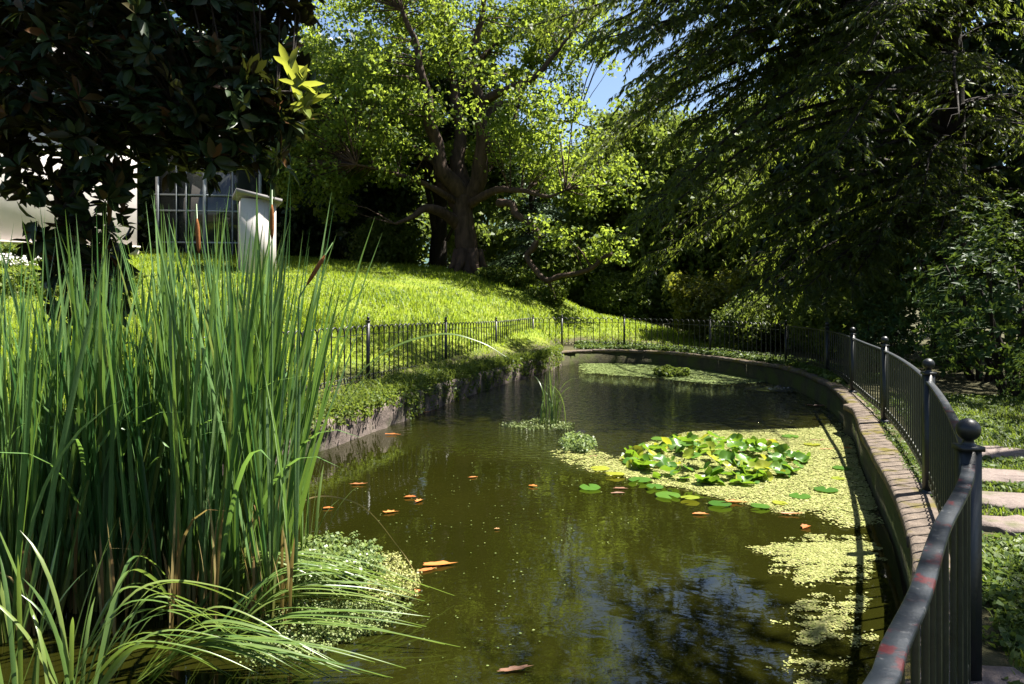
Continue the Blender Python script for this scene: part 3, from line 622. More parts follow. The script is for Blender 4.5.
conifer('conifer_tree', 'big dark conifer with long drooping branches behind the right railing', gh(10.3, 17.5), 14.0, br, 1)
br = []
for k in range(44):
    z = r_.uniform(3.6, 11.0); a_ = R(r_.choice([r_.gauss(165, 30), r_.uniform(60, 300)])); L_ = np.interp(z, [3, 6, 9, 11], [3.6, 5.2, 4.6, 2.5])*r_.uniform(.6, 1.05)
    br.append((z, a_, L_, r_.uniform(.1, .6), L_*r_.uniform(.12, .3)+.2))
conifer('shade_conifer', 'nearer dark conifer overhanging the path from the right edge', gh(10.2, 9.0), 12.0, br, 2, 2.0, leaf=.075)
# branches reaching over the viewer from a conifer right of the path
br = []
for k in range(26):
    z = r_.uniform(5.5, 11.0); a_ = R(r_.gauss(170, 45)); L_ = np.interp(z, [5, 8, 11], [4.6, 4.6, 3.0])*r_.uniform(.7, 1.1); br.append((z, a_, L_, r_.uniform(.1, .6), L_*r_.uniform(.1, .25)))
conifer('path_conifer', 'conifer beside the path whose branches shade the near railing', gh(7.9, 4.2), 12.0, br, 3, 1.1, leaf=.11)

# ------------------------------------------------------------------ magnolia
mg0 = np.array([-4.25, 7.3, float(hz(-4.25, 7.3))-.05]); mg = empty('magnolia_tree', mg0, 0, 'nearly black evergreen magnolia with big leathery leaves overhanging at top left', 'tree')
def m3(px, py, d): return at(px, py, d)-mg0
b = MB(); nodes = []
nodes.append(limb(b, [(0,0,-.3),(.05,0,1.2),(.0,-.1,2.4),(-.1,0,4),(.1,.2,6.5)], .09, .04, 8, .05)[4:])
for pts in [[(62,262,7.2),(60,225,7.0),(72,195,6.9),(95,170,6.8)], [(75,255,7.2),(60,210,7.0),(58,185,7.0),(75,150,7.0),(130,110,6.8)], [(100,150,6.9),(160,110,6.6),(230,95,6.5),(300,92,6.5)], [(60,120,7.2),(120,60,7.2),(200,20,7.2)], [(90,140,7.2),(180,140,7.0),(260,150,6.9)],
            [(60,180,7.2),(85,215,6.9),(95,250,6.8),(100,275,6.7),(92,310,6.7)], [(40,100,7.4),(160,-80,7.6),(300,-160,8),(420,-240,8.4)], [(40,60,7.4),(60,-100,7.4),(20,-260,7.6)], [(30,150,7.2),(0,160,7),(-40,165,7)]]:
    nodes.append(limb(b, [m3(*p) for p in pts], .045, .012, 6, .03))
b.build('trunk', M['dark_bark'], mg, True); nodes = np.concatenate(nodes)
def px_lobe(px, py, d, rx, ry, rd): s = d/F; c = m3(px, py, d); return (c[0], c[1], c[2], rx*s, rd, ry*s)
sp = [px_lobe(150, 60, 6.9, 150, 105, 1.0), px_lobe(235, 140, 6.6, 75, 55, .5), px_lobe(40, 60, 7.3, 150, 110, 1.2), px_lobe(215, 110, 6.7, 85, 70, .7), px_lobe(82, 225, 6.9, 50, 66, .45), px_lobe(85, 282, 6.9, 44, 48, .4), px_lobe(60, 150, 7.1, 110, 48, .8),
      px_lobe(265, 50, 6.8, 58, 80, .6), px_lobe(180, -120, 7.4, 190, 150, 1.5), px_lobe(330, -190, 8.0, 170, 130, 1.6), px_lobe(480, -260, 8.2, 160, 110, 1.5), px_lobe(-110, 20, 7.4, 150, 150, 1.3)]  # lobes above the frame, added to shade the crown below
C = lobes(sp, 3600, 6, .0, .2, 1.3)
pxx = 512+F*(C[:,0]+mg0[0])/(C[:,1]+mg0[1]); pyy = HOR-F*(C[:,2]+mg0[2]-EYE)/(C[:,1]+mg0[1])
# the crown is open below, where its skirt is ragged, and on the right of the hanging bough
lim = np.interp(pxx, [0,26,38,120,132,190,230,300,330], [178,195,335,325,172,192,186,182,140])+14*lump(C, 3.5, 2)
hot = m3(300,96,6.35); rel = C-hot; al = rel@SUN; hotray = (al > .1) & (np.linalg.norm(rel-al[:,None]*SUN, axis=1) < .55)
C = C[~hotray & (pyy < lim) & ((pxx < np.interp(pyy, [-50,0,40,95,130,185], [345,318,308,312,305,285])) | (pyy < -25))]
b = MB(); twigs(b, C[::2], nodes, .012, .006, .05); b.build('twigs', M['dark_bark'], mg)
def whorls(C, per, L, W, open_=.55):
    n = len(C); ax = nrm(rdir(n)*.7+nrm(C-np.array([.2,0,2.5]))*.6+[0,0,.25]); ax_ = np.repeat(ax, per, 0); rd = rdir(n*per); lat = nrm(rd-ax_*(rd*ax_).sum(1, keepdims=True))
    d = nrm(ax_*rng.uniform(.1, .9, (n*per,1))*open_*1.4+lat); return np.repeat(C, per, 0)+d*.02, d, nrm(ax_+rdir(n*per)*.35), L*rng.uniform(.7, 1.2, n*per), W*rng.uniform(.8, 1.15, n*per)
b = MB(); b.bigleaves(*whorls(C, 9, .19, .078)); b.build('crown', M['magnolia_leaf'], mg)
Y = np.array([m3(296,88,6.35), m3(304,108,6.3), m3(290,70,6.45)]); b = MB()
for c_, k in zip(Y, (10, 9, 6)): 
    a_ = rng.uniform(0, 6.28, k); d = nrm(np.stack([.6+.7*np.cos(a_), -.25+.35*np.sin(a_), .55*np.sin(a_)+.1], 1)); b.bigleaves(np.repeat(c_[None], k, 0), d, nrm(rdir(k)*.3+[-.1,.5,.8]), .25*rng.uniform(.75,1.1,k), .075, .08)
b.build('sunlit_leaves', M['magnolia_sunlit'], mg)

# ------------------------------------------------------------------ glossy shrubs on the right
def laurel():
    root = empty('glossy_shrub', gh(8.1, 11.9), 0, 'glossy leaved evergreen shrub behind the right railing, sunlit on top', 'shrub')
    b = MB(); nodes = []
    for k in range(9):
        a_ = k/9*6.28; nodes.append(limb(b, [(.1*math.cos(a_),.1*math.sin(a_),-.1),(.5*math.cos(a_),.5*math.sin(a_),.9),(1.0*math.cos(a_+.3),1.0*math.sin(a_+.3),2.2)], .05, .012, 6, .05))
    C = lobes([(0,0,1.7,1.7,1.5,1.3),(.8,-.4,1.0,1.1,1.0,.9),(-.8,-.3,1.2,1.1,1.0,.9),(.2,0,2.7,1.0,1,.7)], 560, 8, .1, .6, 1.2)
    b.build('stems', M['dark_bark'], root, True); b = MB(); twigs(b, C[::3], np.concatenate(nodes), .01, .004)
    n = len(C); per = 9; ax = np.repeat(nrm(nrm(C-np.array([0,0,1.2]))+rdir(n)*.4+[0,0,.3]), per, 0); rd = rdir(n*per); lat = nrm(rd-ax*(rd*ax).sum(1, keepdims=True)); d = nrm(ax*rng.uniform(0,.8,(n*per,1))+lat)
    b.bigleaves(np.repeat(C, per, 0), d, nrm(ax+rdir(n*per)*.3), .125*rng.uniform(.7,1.2,n*per), .045, .1); b.build('foliage', M['laurel_leaf'], root); return root
la = laurel()
for x, y, s, rz, lb in [(9.6,9.6,1.0,2.0,'glossy evergreen shrub at the right edge above the stepping stones'),(9.0,14.2,1.1,4.0,'shaded glossy shrub standing behind the sunlit one'),(7.3,14.9,.55,1.0,'small dark shrub just outside the bend of the right railing'),(6.9,9.2,.42,5.0,'low dark shrub between the railing and the stepping stones')]:
    copy_tree(la, gh(x, y), rz, s, lb)

# ------------------------------------------------------------------ villa and outbuilding
vx = lambda px, d: (px-512)/F*d
vb = gh(-18, 26); vz = 3.55
vl = empty('villa', (vx(137, 26), 26, vz), R(42), 'pinkish white rendered villa half hidden by the magnolia', 'building')
xr = 0.0
b = MB(); b.box((xr-6, 3, 2.6), (6, 3, 3.6)); b.build('wall', M['render_wall'], vl)
b = MB(); b.box((xr-6, -.06, .05), (6.03, .08, .14)); b.box((xr-6, -.09, .23), (6.06, .12, .04)); b.build('plinth_moulding', M['stone_trim'], vl)
b = MB(); b.box((xr-5.8, 3, 6.4), (6.6, 3.6, .2), 0, .97); b.build('roof', M['roof_grey'], vl)
cw = 3.9
gl = empty('conservatory', (xr, 0, 0), R(-34)); gl.parent = vl
b = MB(); b.box((cw/2, 1.9, 1.75), (cw/2-.01, .02, 2.6)); b.build('pane', M['glass'], gl)
b = MB()
for fx, wd in [(.03,.04),(.20,.014),(.29,.02),(.46,.06),(.72,.02),(.98,.05)]: b.box((cw*fx, 1.84, 1.75), (wd, .05, 2.6))
for zz in (-.6, .55, 1.75, 2.35, 3.5): b.box((cw/2, 1.85, zz), (cw/2, .03, .03))
b.build('window_frame', M['frame_white'], gl)
b = MB(); b.box((cw/2, 2.6, 4.45), (cw/2, 1.2, .12)); b.build('roof', M['render_wall'], gl)
ab = gh(vx(259, 22.5), 22.5); an = empty('garden_outbuilding', ab, R(24), 'small white outbuilding with slanting grey roof behind the cattails', 'building')
zt = EYE+(298-199)/F*22.5-ab[2]
b = MB(); b.box((0, .8, zt/2-.2), (.5, .8, zt/2+.2)); b.build('wall', M['render_wall'], an)
b = MB(); 
V = np.array([[-.66,-.2,zt+.16],[.66,-.2,zt-.10],[.66,1.8,zt-.10],[-.66,1.8,zt+.16]]); V2 = V+[0,0,.11]; b.add(np.concatenate([V,V2]), [[3,2,1,0],[4,5,6,7],[0,1,5,4],[1,2,6,5],[2,3,7,6],[3,0,4,7]]); b.build('roof', M['roof_grey'], an)
b = MB(); b.box((.30, -.012, zt*.45), (.02, .015, zt*.45)); b.build('downpipe', M['stone_trim'], an)
# path, hedges and flowers in front of the villa
b = MB(); xs = np.linspace(-18.5, -12.6, 60); V = []
for x in xs: V += [(x, 19.2, float(hz(x, 19.2))+.03), (x, 20.4, float(hz(x, 20.4))+.03)]
b.add(V, [[2*k, 2*k+2, 2*k+3, 2*k+1] for k in range(59)]); tag(b.build('gravel_path', M['gravel']), 'pale gravel path in front of the villa', None, None, 'structure')
def hedge(name, label, x0, x1, y, wd, h, n, per, m, L):
    c = gh((x0+x1)/2, y); root = empty(name, c, 0, label, 'hedge'); b = MB()
    C = np.stack([rng.uniform(x0-c[0], x1-c[0], n), rng.uniform(-wd, wd, n), rng.random(n)**.6*h], 1)
    C[:,2] += hz(C[:,0]+c[0], C[:,1]+c[1])-c[2]; cluster_leaves(b, C, .16, per, L, L*.6, .6, .8); b.build('foliage', m, root)
    b = MB()
    for q in C[:n//8]: b.tube([(q[0], q[1], q[2]-h), q], [.015,.005], 4, False)
    b.build('stems', M['dark_bark'], root); return root
hedge('low_hedge', 'low green hedge below the gravel path in front of the villa', -17, -8.6, 16.8, .5, .55, 420, 26, M['weed_leaf'], .10)
hedge('villa_hedge', 'dark hedge at the foot of the villa wall', -15.8, -13.6, 22.6, .35, .5, 300, 26, M['mid_leaf'], .10)
fb = empty('white_flowers', gh(-14.5, 21.2), 0, 'bed of white flowers along the gravel path by the villa', 'flower bed'); b = MB(); n = 160
C = np.stack([rng.uniform(-1.4, 1.0, n), rng.uniform(-.3, .3, n), rng.uniform(.1, .4, n)], 1); C[:,2] += hz(C[:,0]-14.5, C[:,1]+21.2)-fb.location.z; cluster_leaves(b, C, .05, 6, .07, .06, .8); b.build('petals', M['petal'], fb)
b = MB(); cluster_leaves(b, C-[0,0,.12], .14, 8, .09, .05, .5); b.build('foliage', M['weed_leaf'], fb)
# far wooded hill
b = MB(); xs = np.linspace(-300, 300, 80); ys = np.linspace(230, 420, 20); X, Yg = np.meshgrid(xs, ys); Z = -2+50*smooth01((Yg-230)/150)*(1+.3*np.sin(X*.012+1)+.1*np.sin(X*.05))+1.5*lump(np.stack([X,Yg],-1), .12, 1)
i2 = np.arange(19)[:,None]*80; j_ = np.arange(79)[None,:]; b.add(np.stack([X,Yg,Z],-1).reshape(-1,3), np.stack([i2+j_, i2+j_+1, i2+80+j_+1, i2+80+j_],-1).reshape(-1,4)); tag(b.build('hill', M['hill'], smooth=True), 'far wooded hill', None, None, 'structure')

# ------------------------------------------------------------------ grass and ground cover
def scatter(poly, n, cond=None):
    poly = np.asarray(poly); lo = poly.min(0); hi = poly.max(0); p = rng.uniform(lo, hi, (int(n*2.2), 2)); k = inpoly(p[:,0], p[:,1], poly); p = p[k]
    if cond is not None: p = p[cond(p)]
    p = p[:n]; return np.stack([p[:,0], p[:,1], hz(p[:,0], p[:,1])-.01], 1)
b = MB()
P = scatter([(-14,13),(-3.6,8.6),(2,24.6),(7.2,23),(7,28.5),(3,31),(-14,31)], 80000, lambda p: (offs(p[:,0], p[:,1]) > .75))
a_ = rng.uniform(0, 6.28, len(P)); hh = rng.uniform(.07, .20, len(P))*(1+.6*lump(P, .8, 3)+.3*lump(P, 2.5, 4))*np.clip((offs(P[:,0], P[:,1])-.6)/2.2, .3, 1); b.blades(P, np.stack([np.cos(a_), np.sin(a_), 0*a_], 1), np.maximum(hh, .05), .022, rng.uniform(.2, .9, len(P)))
P = scatter([(-9,6),(-4.3,5.0),(-3,10),(-3,13),(-9,14)], 14000, lambda p: (offs(p[:,0], p[:,1]) > .3)); a_ = rng.uniform(0, 6.28, len(P)); b.blades(P, np.stack([np.cos(a_), np.sin(a_), 0*a_], 1), rng.uniform(.1,.28,len(P)), .014, rng.uniform(.2,.9,len(P)))
tag(b.build('lawn_grass', M['grass_blade']), 'long yellow green grass covering the sunny slope', 'grass', None, 'stuff')
# weeds along the left wall
P = outline_path(aL0, aL1, .02); n = 2000; k = rng.integers(0, len(P), n); p = P[k]; o_ = rng.random(n)**1.2*.66-.06; T = nrm(p[:, :2]-PC); x = p[:,0]+T[:,0]*o_; y = p[:,1]+T[:,1]*o_
z = np.where(o_ < .06, rng.uniform(.3, .46, n), hz(x, y)+rng.random(n)*.12); dens = lump(np.stack([x,y],1), 1.6, 5) > np.interp(y, [9, 12, 15], [-.2, -.5, -1.4]); z = np.where((o_ < .2) & (y > 12) & (rng.random(n) < .7), rng.uniform(.05, .4, n), z); o_ = o_; C = np.stack([x,y,z],1)[dens]
b = MB(); cluster_leaves(b, C, rng.uniform(.07,.16,len(C)), 20, .06, .036, .6, .8)
W_ = scatter([(-12,14),(-3.4,9.5),(1.5,24),(6.5,23.4),(5,28),(-2,29.5),(-12,29)], 420, lambda p: (offs(p[:,0],p[:,1]) > .9) & (lump(p, .9, 12) > .1)); cluster_leaves(b, W_+[0,0,.06], rng.uniform(.1,.28,len(W_)), 24, .085, .04, .9, .5)
nb = 6000; k = rng.integers(0, len(P), nb); o_ = rng.random(nb)*.7+.02; T = nrm(P[k][:, :2]-PC); B = np.stack([P[k][:,0]+T[:,0]*o_, P[k][:,1]+T[:,1]*o_], 1); B = np.concatenate([B, hz(B[:,0], B[:,1])[:,None]-.01], 1); a_ = rng.uniform(0,6.28,nb)
b.blades(B, np.stack([np.cos(a_)-T[:,0]*.5, np.sin(a_)-T[:,1]*.5, 0*a_],1), rng.uniform(.1,.32,nb), .012, rng.uniform(.3,1,nb))
tag(b.build('bank_weeds', M['weed_leaf']), 'tangled weeds and grass spilling over the left bank wall', 'weeds', None, 'stuff')
# bramble on the slope below the oak
for (px, py, d, sx, lb) in [(502,284,28.6,1.3,'dense green bramble on the slope just right of the oak foot'),(548,306,27.6,.8,'small dark bramble on the ridge below the crooked limb')]:
    q = at(px, py, d); root = empty('bramble_bush', gh(q[0], q[1]), 0, lb, 'bush'); b = MB(); C = lobes([(0,0,.25,sx,.8,.5)], int(130*sx), px, .05, .3, 2); C = C[C[:,2] > -.3]; cluster_leaves(b, C, .2, 30, .11, .08, .6, .7); b.build('foliage', M['weed_leaf'], root)
# ivy behind the far and right kerb
b = MB(); P = outline_path(ang(5.9,13.5), ang(2.0,22.6), .02); n = 1500; k = rng.integers(0, len(P), n); o_ = rng.uniform(.28, 1.5, n); T = nrm(P[k][:, :2]-PC); x = P[k][:,0]+T[:,0]*o_; y = P[k][:,1]+T[:,1]*o_
C = np.stack([x, y, hz(x, y)+rng.random(n)*.06+.02], 1); cluster_leaves(b, C, .14, 16, .08, .07, 1.2, .4); 
P = outline_path(ang(1.9,3.4), ang(5.9,13.4), .02); n = 500; k = rng.integers(0, len(P), n); o_ = rng.uniform(.26, .45, n); T = nrm(P[k][:, :2]-PC); x = P[k][:,0]+T[:,0]*o_; y = P[k][:,1]+T[:,1]*o_
kk = lump(np.stack([x,y],1), 2.5, 4) > -.1; C = np.stack([x, y, np.full(n, .42)], 1)[kk]; cluster_leaves(b, C, .06, 14, .028, .02, 1, .4)
tag(b.build('ivy_cover', M['ivy_leaf']), 'low ivy and moss growing in the strip behind the kerb', 'ground cover', None, 'stuff')
b = MB(); FLC = np.array([on(*p_, .44)[:2] for p_ in ((984,454),(1003,478),(1012,501),(1022,527))])
def offstone(p): return np.min([np.hypot((p[:,0]-c_[0])/.46, (p[:,1]-c_[1])/.26) for c_ in FLC], axis=0) > 1
PG = [(1.3,1.6),(1.9,2.7),(2.7,4.3),(3.5,6.0),(4.9,9.0),(6.0,12),(9,11.5),(8,4),(4,1.0),(2,1.0)]
P = scatter(PG, 90000, lambda p: (offs(p[:,0],p[:,1]) > .32) & offstone(p) & (lump(p, 1.1, 8) > -.9)); a_ = rng.uniform(0,6.28,len(P)); b.blades(P, np.stack([np.cos(a_), np.sin(a_), 0*a_],1), rng.uniform(.03,.10,len(P)), .012, rng.uniform(.2,1,len(P)))
tag(b.build('path_grass', M['right_grass']), 'short grass between the stepping stones', 'grass', None, 'stuff')
b = MB(); P = scatter(PG, 6500, lambda p: (offs(p[:,0],p[:,1]) > .34) & offstone(p) & (lump(p, 1.4, 9) > -.25)); cluster_leaves(b, P+[0,0,.04], .09, 12, .045, .038, 1.2, .4)
tag(b.build('ivy_carpet', M['ivy_leaf']), 'small leaved ivy carpet right of the near railing', 'ground cover', None, 'stuff')
# stepping stones
fl = [((984,454),.52,.30,'pale stepping stone farthest along the path, in dappled light'),((1003,478),.50,.26,'broad pale stepping stone second from the far end'),((1012,501),.46,.22,'third stepping stone from the far end, at the right edge'),((1022,527),.30,.2,'nearest full stepping stone, half shaded at the right edge'),((985,690),.26,.16,'rough stone block at the foot of the nearest ball topped post')]
for (px_, lx, ly, lb) in fl:
    c = on(px_[0], px_[1], .44); n = 18; a_ = np.arange(n)/n*2*np.pi; rr = 1/np.maximum(np.abs(np.cos(a_))**3+np.abs(np.sin(a_))**3, .2)**(1/3)*(1+.11*rng.normal(size=n)); b = MB()
    ringz = [(1.0,-.08),(1.0,.02),(.97,.032),(.5,.034)]; V = [np.stack([lx*rr*np.cos(a_)*s, ly*rr*np.sin(a_)*s, np.full(n, z)+.003*rng.normal(size=n)], 1) for s, z in ringz]+[np.array([[0,0,.034]])]
    b.add(np.concatenate(V), [[i_*n+k, i_*n+(k+1) % n, (i_+1)*n+(k+1) % n, (i_+1)*n+k] for i_ in range(3) for k in range(n)], [[3*n+k, 3*n+(k+1) % n, 4*n] for k in range(n)])
    tag(b.build('stepping_stone', M['flag'], None, False, (c[0], c[1], .43)), lb, 'stepping stone', 'stepping stones along the right path').rotation_euler[2] = random.uniform(-.25,.25)

# ------------------------------------------------------------------ water plants
def pxpoly(pts): return np.array([on(x, y)[:2] for x, y in pts])
def weed_mat(name, label, polys, m, size, z=.006):
    b = MB()
    for pts, n, thr, fr, *sz_ in polys:
        poly = pxpoly(pts); lo = poly.min(0); hi = poly.max(0); p = rng.uniform(lo, hi, (n, 2)); p = p[inpoly(p[:,0], p[:,1], poly) & (offs(p[:,0], p[:,1]) < -.03)]
        de = np.min([np.linalg.norm(p-(A_+np.clip(((p-A_)@(B_-A_))/max((B_-A_)@(B_-A_),1e-9),0,1)[:,None]*(B_-A_)), axis=1) for A_, B_ in zip(poly, np.roll(poly, -1, 0))], axis=0)
        q = p[(lump(p, fr, 3)-2.4*np.clip(1-de/.55, 0, 1)**2+.3*rng.normal(size=len(p))*(offs(p[:,0], p[:,1]) < -.3)+.7*lump(p, fr*2.7, 5)+.7*lump(p, fr*8, 6)) > thr+1.7*rng.random(len(p))**1.4]; c = np.concatenate([q, z+rng.random((len(q),1))*.012], 1)
        a_ = rng.uniform(0, 6.28, len(c)); sz = (sz_[0] if sz_ else size)*rng.uniform(.6, 1.5, len(c)); b.leaves(c, np.stack([np.cos(a_), np.sin(a_), 0*a_],1), nrm(rdir(len(c))*.22+[0,0,1]), sz, sz*.85, .02)
    return tag(b.build(name, m), label, 'duckweed', None, 'stuff')
weed_mat('duckweed_mat', 'pale yellow green duckweed spread round the lily pads and along the right kerb', [
    ([(640,445),(690,432),(770,430),(835,428),(862,450),(878,490),(890,532),(840,530),(800,520),(740,505),(690,492),(640,482),(600,470),(625,455)], 170000, -2.1, 1.1),
    ([(545,452),(570,444),(610,452),(650,470),(640,486),(590,474),(555,462)], 18000, -1.8, 2.0),
    ([(800,432),(840,420),(870,440),(895,540),(870,530)], 30000, -1.7, 1.6),
    ([(648,514),(690,516),(690,523),(655,521)], 1500, -.6, 3.0),
    ([(738,546),(800,532),(850,534),(898,538),(898,580),(850,594),(775,588)], 90000, -.6, 2.6, .017),
    ([(765,600),(825,584),(896,588),(896,645),(840,655),(775,640)], 80000, -.3, 2.8, .015),
    ([(745,645),(830,636),(880,660),(870,720),(760,720)], 70000, -.15, 2.8, .013),
    ([(640,488),(700,496),(745,512),(800,520),(840,534),(760,524),(690,506)], 16000, -.5, 3.0, .02)], M['duckweed'], .025)
weed_mat('far_duckweed', 'dappled green duckweed film at the far end of the pond', [([(575,362),(620,361),(700,364),(770,372),(788,381),(720,386),(640,378),(578,374)], 90000, -1.6, .8)], M['duckweed_dark'], .05)
weed_mat('floating_weed', 'thin floating weed specks among the left water leaves', [([(335,455),(420,440),(640,470),(640,520),(520,680),(430,684),(330,560)], 700, -1.9, 1.5)], M['duckweed_dark'], .014)
# lily pads
def pad_mesh(name, r, curl, m, stalk=True):
    b = MB(); n = 18; a_ = np.linspace(R(14), R(346), n); V = [np.array([[0,0,0]])]
    for s in (.55, 1.0):
        z = curl*s*s*r*(1+.5*np.sin(a_*3))+.02*np.sin(a_*5)*r; V.append(np.stack([r*s*np.cos(a_), r*s*np.sin(a_)*.96, z], 1))
    b.add(np.concatenate(V), [[1+k, 1+n+k, 2+n+k, 2+k] for k in range(n-1)], [[0, 1+k, 2+k] for k in range(n-1)]); return b.build(name, m, None, True)
pads = [pad_mesh('lily_pad', .125, .25, M['lily_pad']), pad_mesh('lily_pad', .11, .45, M['lily_pad']), pad_mesh('lily_pad', .12, -.25, M['lily_pad']), pad_mesh('lily_pad', .11, .3, M['lily_yellow']), pad_mesh('lily_pad', .14, -.02, M['lily_pad']), pad_mesh('lily_pad', .12, -.02, M['lily_yellow'])]
GL = 'lily pads crowded in the raft on the pond'
LB = ['green water lily pad raised above the crowded raft']*3+['yellowing lily pad raised among the green ones in the raft','flat green lily pad lying on the water at the edge of the raft','flat yellow lily pad lying on the water at the edge of the raft']
for k, o in enumerate(pads): tag(o, LB[k], 'lily pad', GL+(', raised green' if k < 3 else [', raised yellow',', flat green',', flat yellow'][k-3]))
used = [False]*6
def place_pad(k, p, rot, sc):
    o = pads[k] if not used[k] else pads[k].copy()
    if used[k]: COL.objects.link(o)
    used[k] = True; o.location = tuple(p); o.rotation_euler = rot; o.scale = (sc,)*3
cx = on(722, 463); n = 0
while n < 190:
    u, v = random.uniform(-1, 1), random.uniform(-1, 1)
    if u*u+v*v > 1: continue
    n += 1; px_, py_ = 716+90*u+6*v, 464+23*v; q = on(px_, py_); edge = u*u+v*v; h = (.05+.17*(1-edge))*random.uniform(.4, 1.2)
    t_ = random.gauss(0, .5)
    place_pad(random.choices([0,1,2,3], [4,3,3,2.2])[0], (q[0], q[1], max(h, .035)), (random.gauss(-.08, .4), random.gauss(.15, .4), random.uniform(0, 6.28)), random.uniform(.5, .95))
for px_, py_ in [(640,482),(655,489),(668,497),(600,470),(615,476),(690,500),(780,505),(800,498),(826,492),(838,480),(842,470),(760,508),(720,506),(625,462),(640,450),(660,440),(590,489),(735,436),(790,438),(812,446)]:
    q = on(px_, py_); place_pad(random.choice([4,4,5]), (q[0], q[1], .022+random.random()*.01), (random.gauss(0,.03), random.gauss(0,.03), random.uniform(0, 6.28)), random.uniform(.6, .95))
# fallen leaves on the water
def fleaf(px_, py_, L, W, m, lb, rz):
    b = MB(); n = 22; a_ = np.arange(n)/n*2*np.pi; lob = random.uniform(.05, .3); k_ = random.choice([5, 6, 7, 9])
    r = 1+lob*np.sin(a_*k_+random.uniform(0, 6))+rng.normal(size=n)*.06; r[0] *= 1.35; r[n//2] *= 1.15
    x = L*.5*r*np.cos(a_); y = W*.5*r*np.sin(a_); cu = random.uniform(-.5, 1.6); z = .010+np.abs(y)*random.uniform(.1,.5)+cu*np.maximum(x, 0)**2+random.uniform(0, 1.0)*np.maximum(-x, 0)**2
    mid = np.stack([x*.5, y*.4, .008+z*.3], 1)
    b.add(np.concatenate([np.stack([x, y, z], 1), mid, [[0, 0, .008]]]), [[i_, (i_+1) % n, n+(i_+1) % n, n+i_] for i_ in range(n)], [[n+i_, n+(i_+1) % n, 2*n] for i_ in range(n)])
    q = on(px_, py_); o = tag(b.build('fallen_leaf', m, None, False, (q[0], q[1], 0)), lb, 'leaf', 'fallen leaves floating on the pond'); o.rotation_euler[2] = rz
FLV = [(437,566,.24,.09,0,'largest orange leaf floating beside the drooping reed tips',.2),(426,571,.14,.06,0,'smaller orange leaf touching the largest one',.5),(410,498,.13,.06,0,'orange leaf floating left of centre, uppermost of a close trio',.1),(390,513,.13,.065,0,'orange leaf left of its trio on the water',.4),(419,502,.10,.06,0,'small round tan leaf right of its trio',1.0),
       (358,485,.17,.05,0,'thin tan leaf below the reflected fence post',0),(328,509,.10,.05,0,'orange leaf close to the cattails on the water',.2),(533,487,.11,.055,0,'lone orange leaf in open water at the centre',-.4),(473,478,.11,.04,0,'small reddish leaf in the middle water',0.3),(514,671,.2,.05,1,'long brown leaf at the bottom edge of the water',.3),
       (497,530,.05,.03,0,'tiny tan leaf in the middle of the brown water',0),(415,594,.09,.07,0,'orange leaf caught at the tip of the weed mat',.9),(620,489,.15,.06,1,'reddish leaf at the front left of the lily raft',0),(618,494,.15,.05,1,'tan leaf just below the reddish one by the raft',.1),(700,515,.14,.06,0,'orange leaf on the dark water below the lily pads',-.1),
       (735,503,.2,.07,0,'orange leaf at the front edge of the lily raft',-.2),(790,515,.22,.05,0,'long orange leaf on the duckweed below the lilies',-.1),(806,528,.12,.08,0,'curled orange leaf near the dark water edge of the duckweed',.8),(742,440,.15,.06,0,'reddish orange leaf behind the lily pads',-.3),(770,441,.2,.06,0,'red brown leaf behind the right end of the lilies',0),
       (826,450,.18,.06,0,'orange leaf on duckweed beside the kerb shadow',0),(818,441,.22,.06,1,'brown leaf in the shaded patch behind the lilies',0),(848,449,.12,.06,0,'orange leaf next to the kerb wall',-.5),(815,407,.45,.12,1,'large red brown floating frond near the far kerb bend',0),(594,457,.13,.06,1,'brown leaf on the small weed patch left of the lilies',.2),(395,402,.3,.07,0,'tan leaf under the left bank wall',0),(424,413,.3,.06,0,'long orange leaf under the shaded left bank wall',0),(392,435,.22,.06,0,'pale leaf near the left bank on greenish water',.1)]
for px_, py_, L, W, k, lb, rz in FLV: fleaf(px_, py_, L*.88, W*.9, M['fallen_leaf'] if k == 0 else M['brown_leaf'], lb, rz)
# bubbling inlet
q = on(779, 389); b = MB(); n = 44; a_ = np.arange(n)/n*2*np.pi; V = [np.array([[0,0,.07]])]; rs = np.linspace(.03, .5, 14)
for k, r0 in enumerate(rs): V.append(np.stack([r0*np.cos(a_)*1.5, r0*np.sin(a_), .005+.03*(np.cos(r0*40)+1)*np.exp(-r0*7)+.02*np.exp(-r0*6)+.022*rng.normal(size=n)*np.exp(-r0*5)-.004*(r0 > .45)], 1))
b.add(np.concatenate(V), [[1+i_*n+k, 1+(i_+1)*n+k, 1+(i_+1)*n+(k+1) % n, 1+i_*n+(k+1) % n] for i_ in range(13) for k in range(n)], [[0, 1+k, 1+(k+1) % n] for k in range(n)])
tag(b.build('bubbling_water', M['foam'], None, True, (q[0], q[1], 0)), 'glittering bubbling water at the far right of the pond', 'water', None, 'stuff')

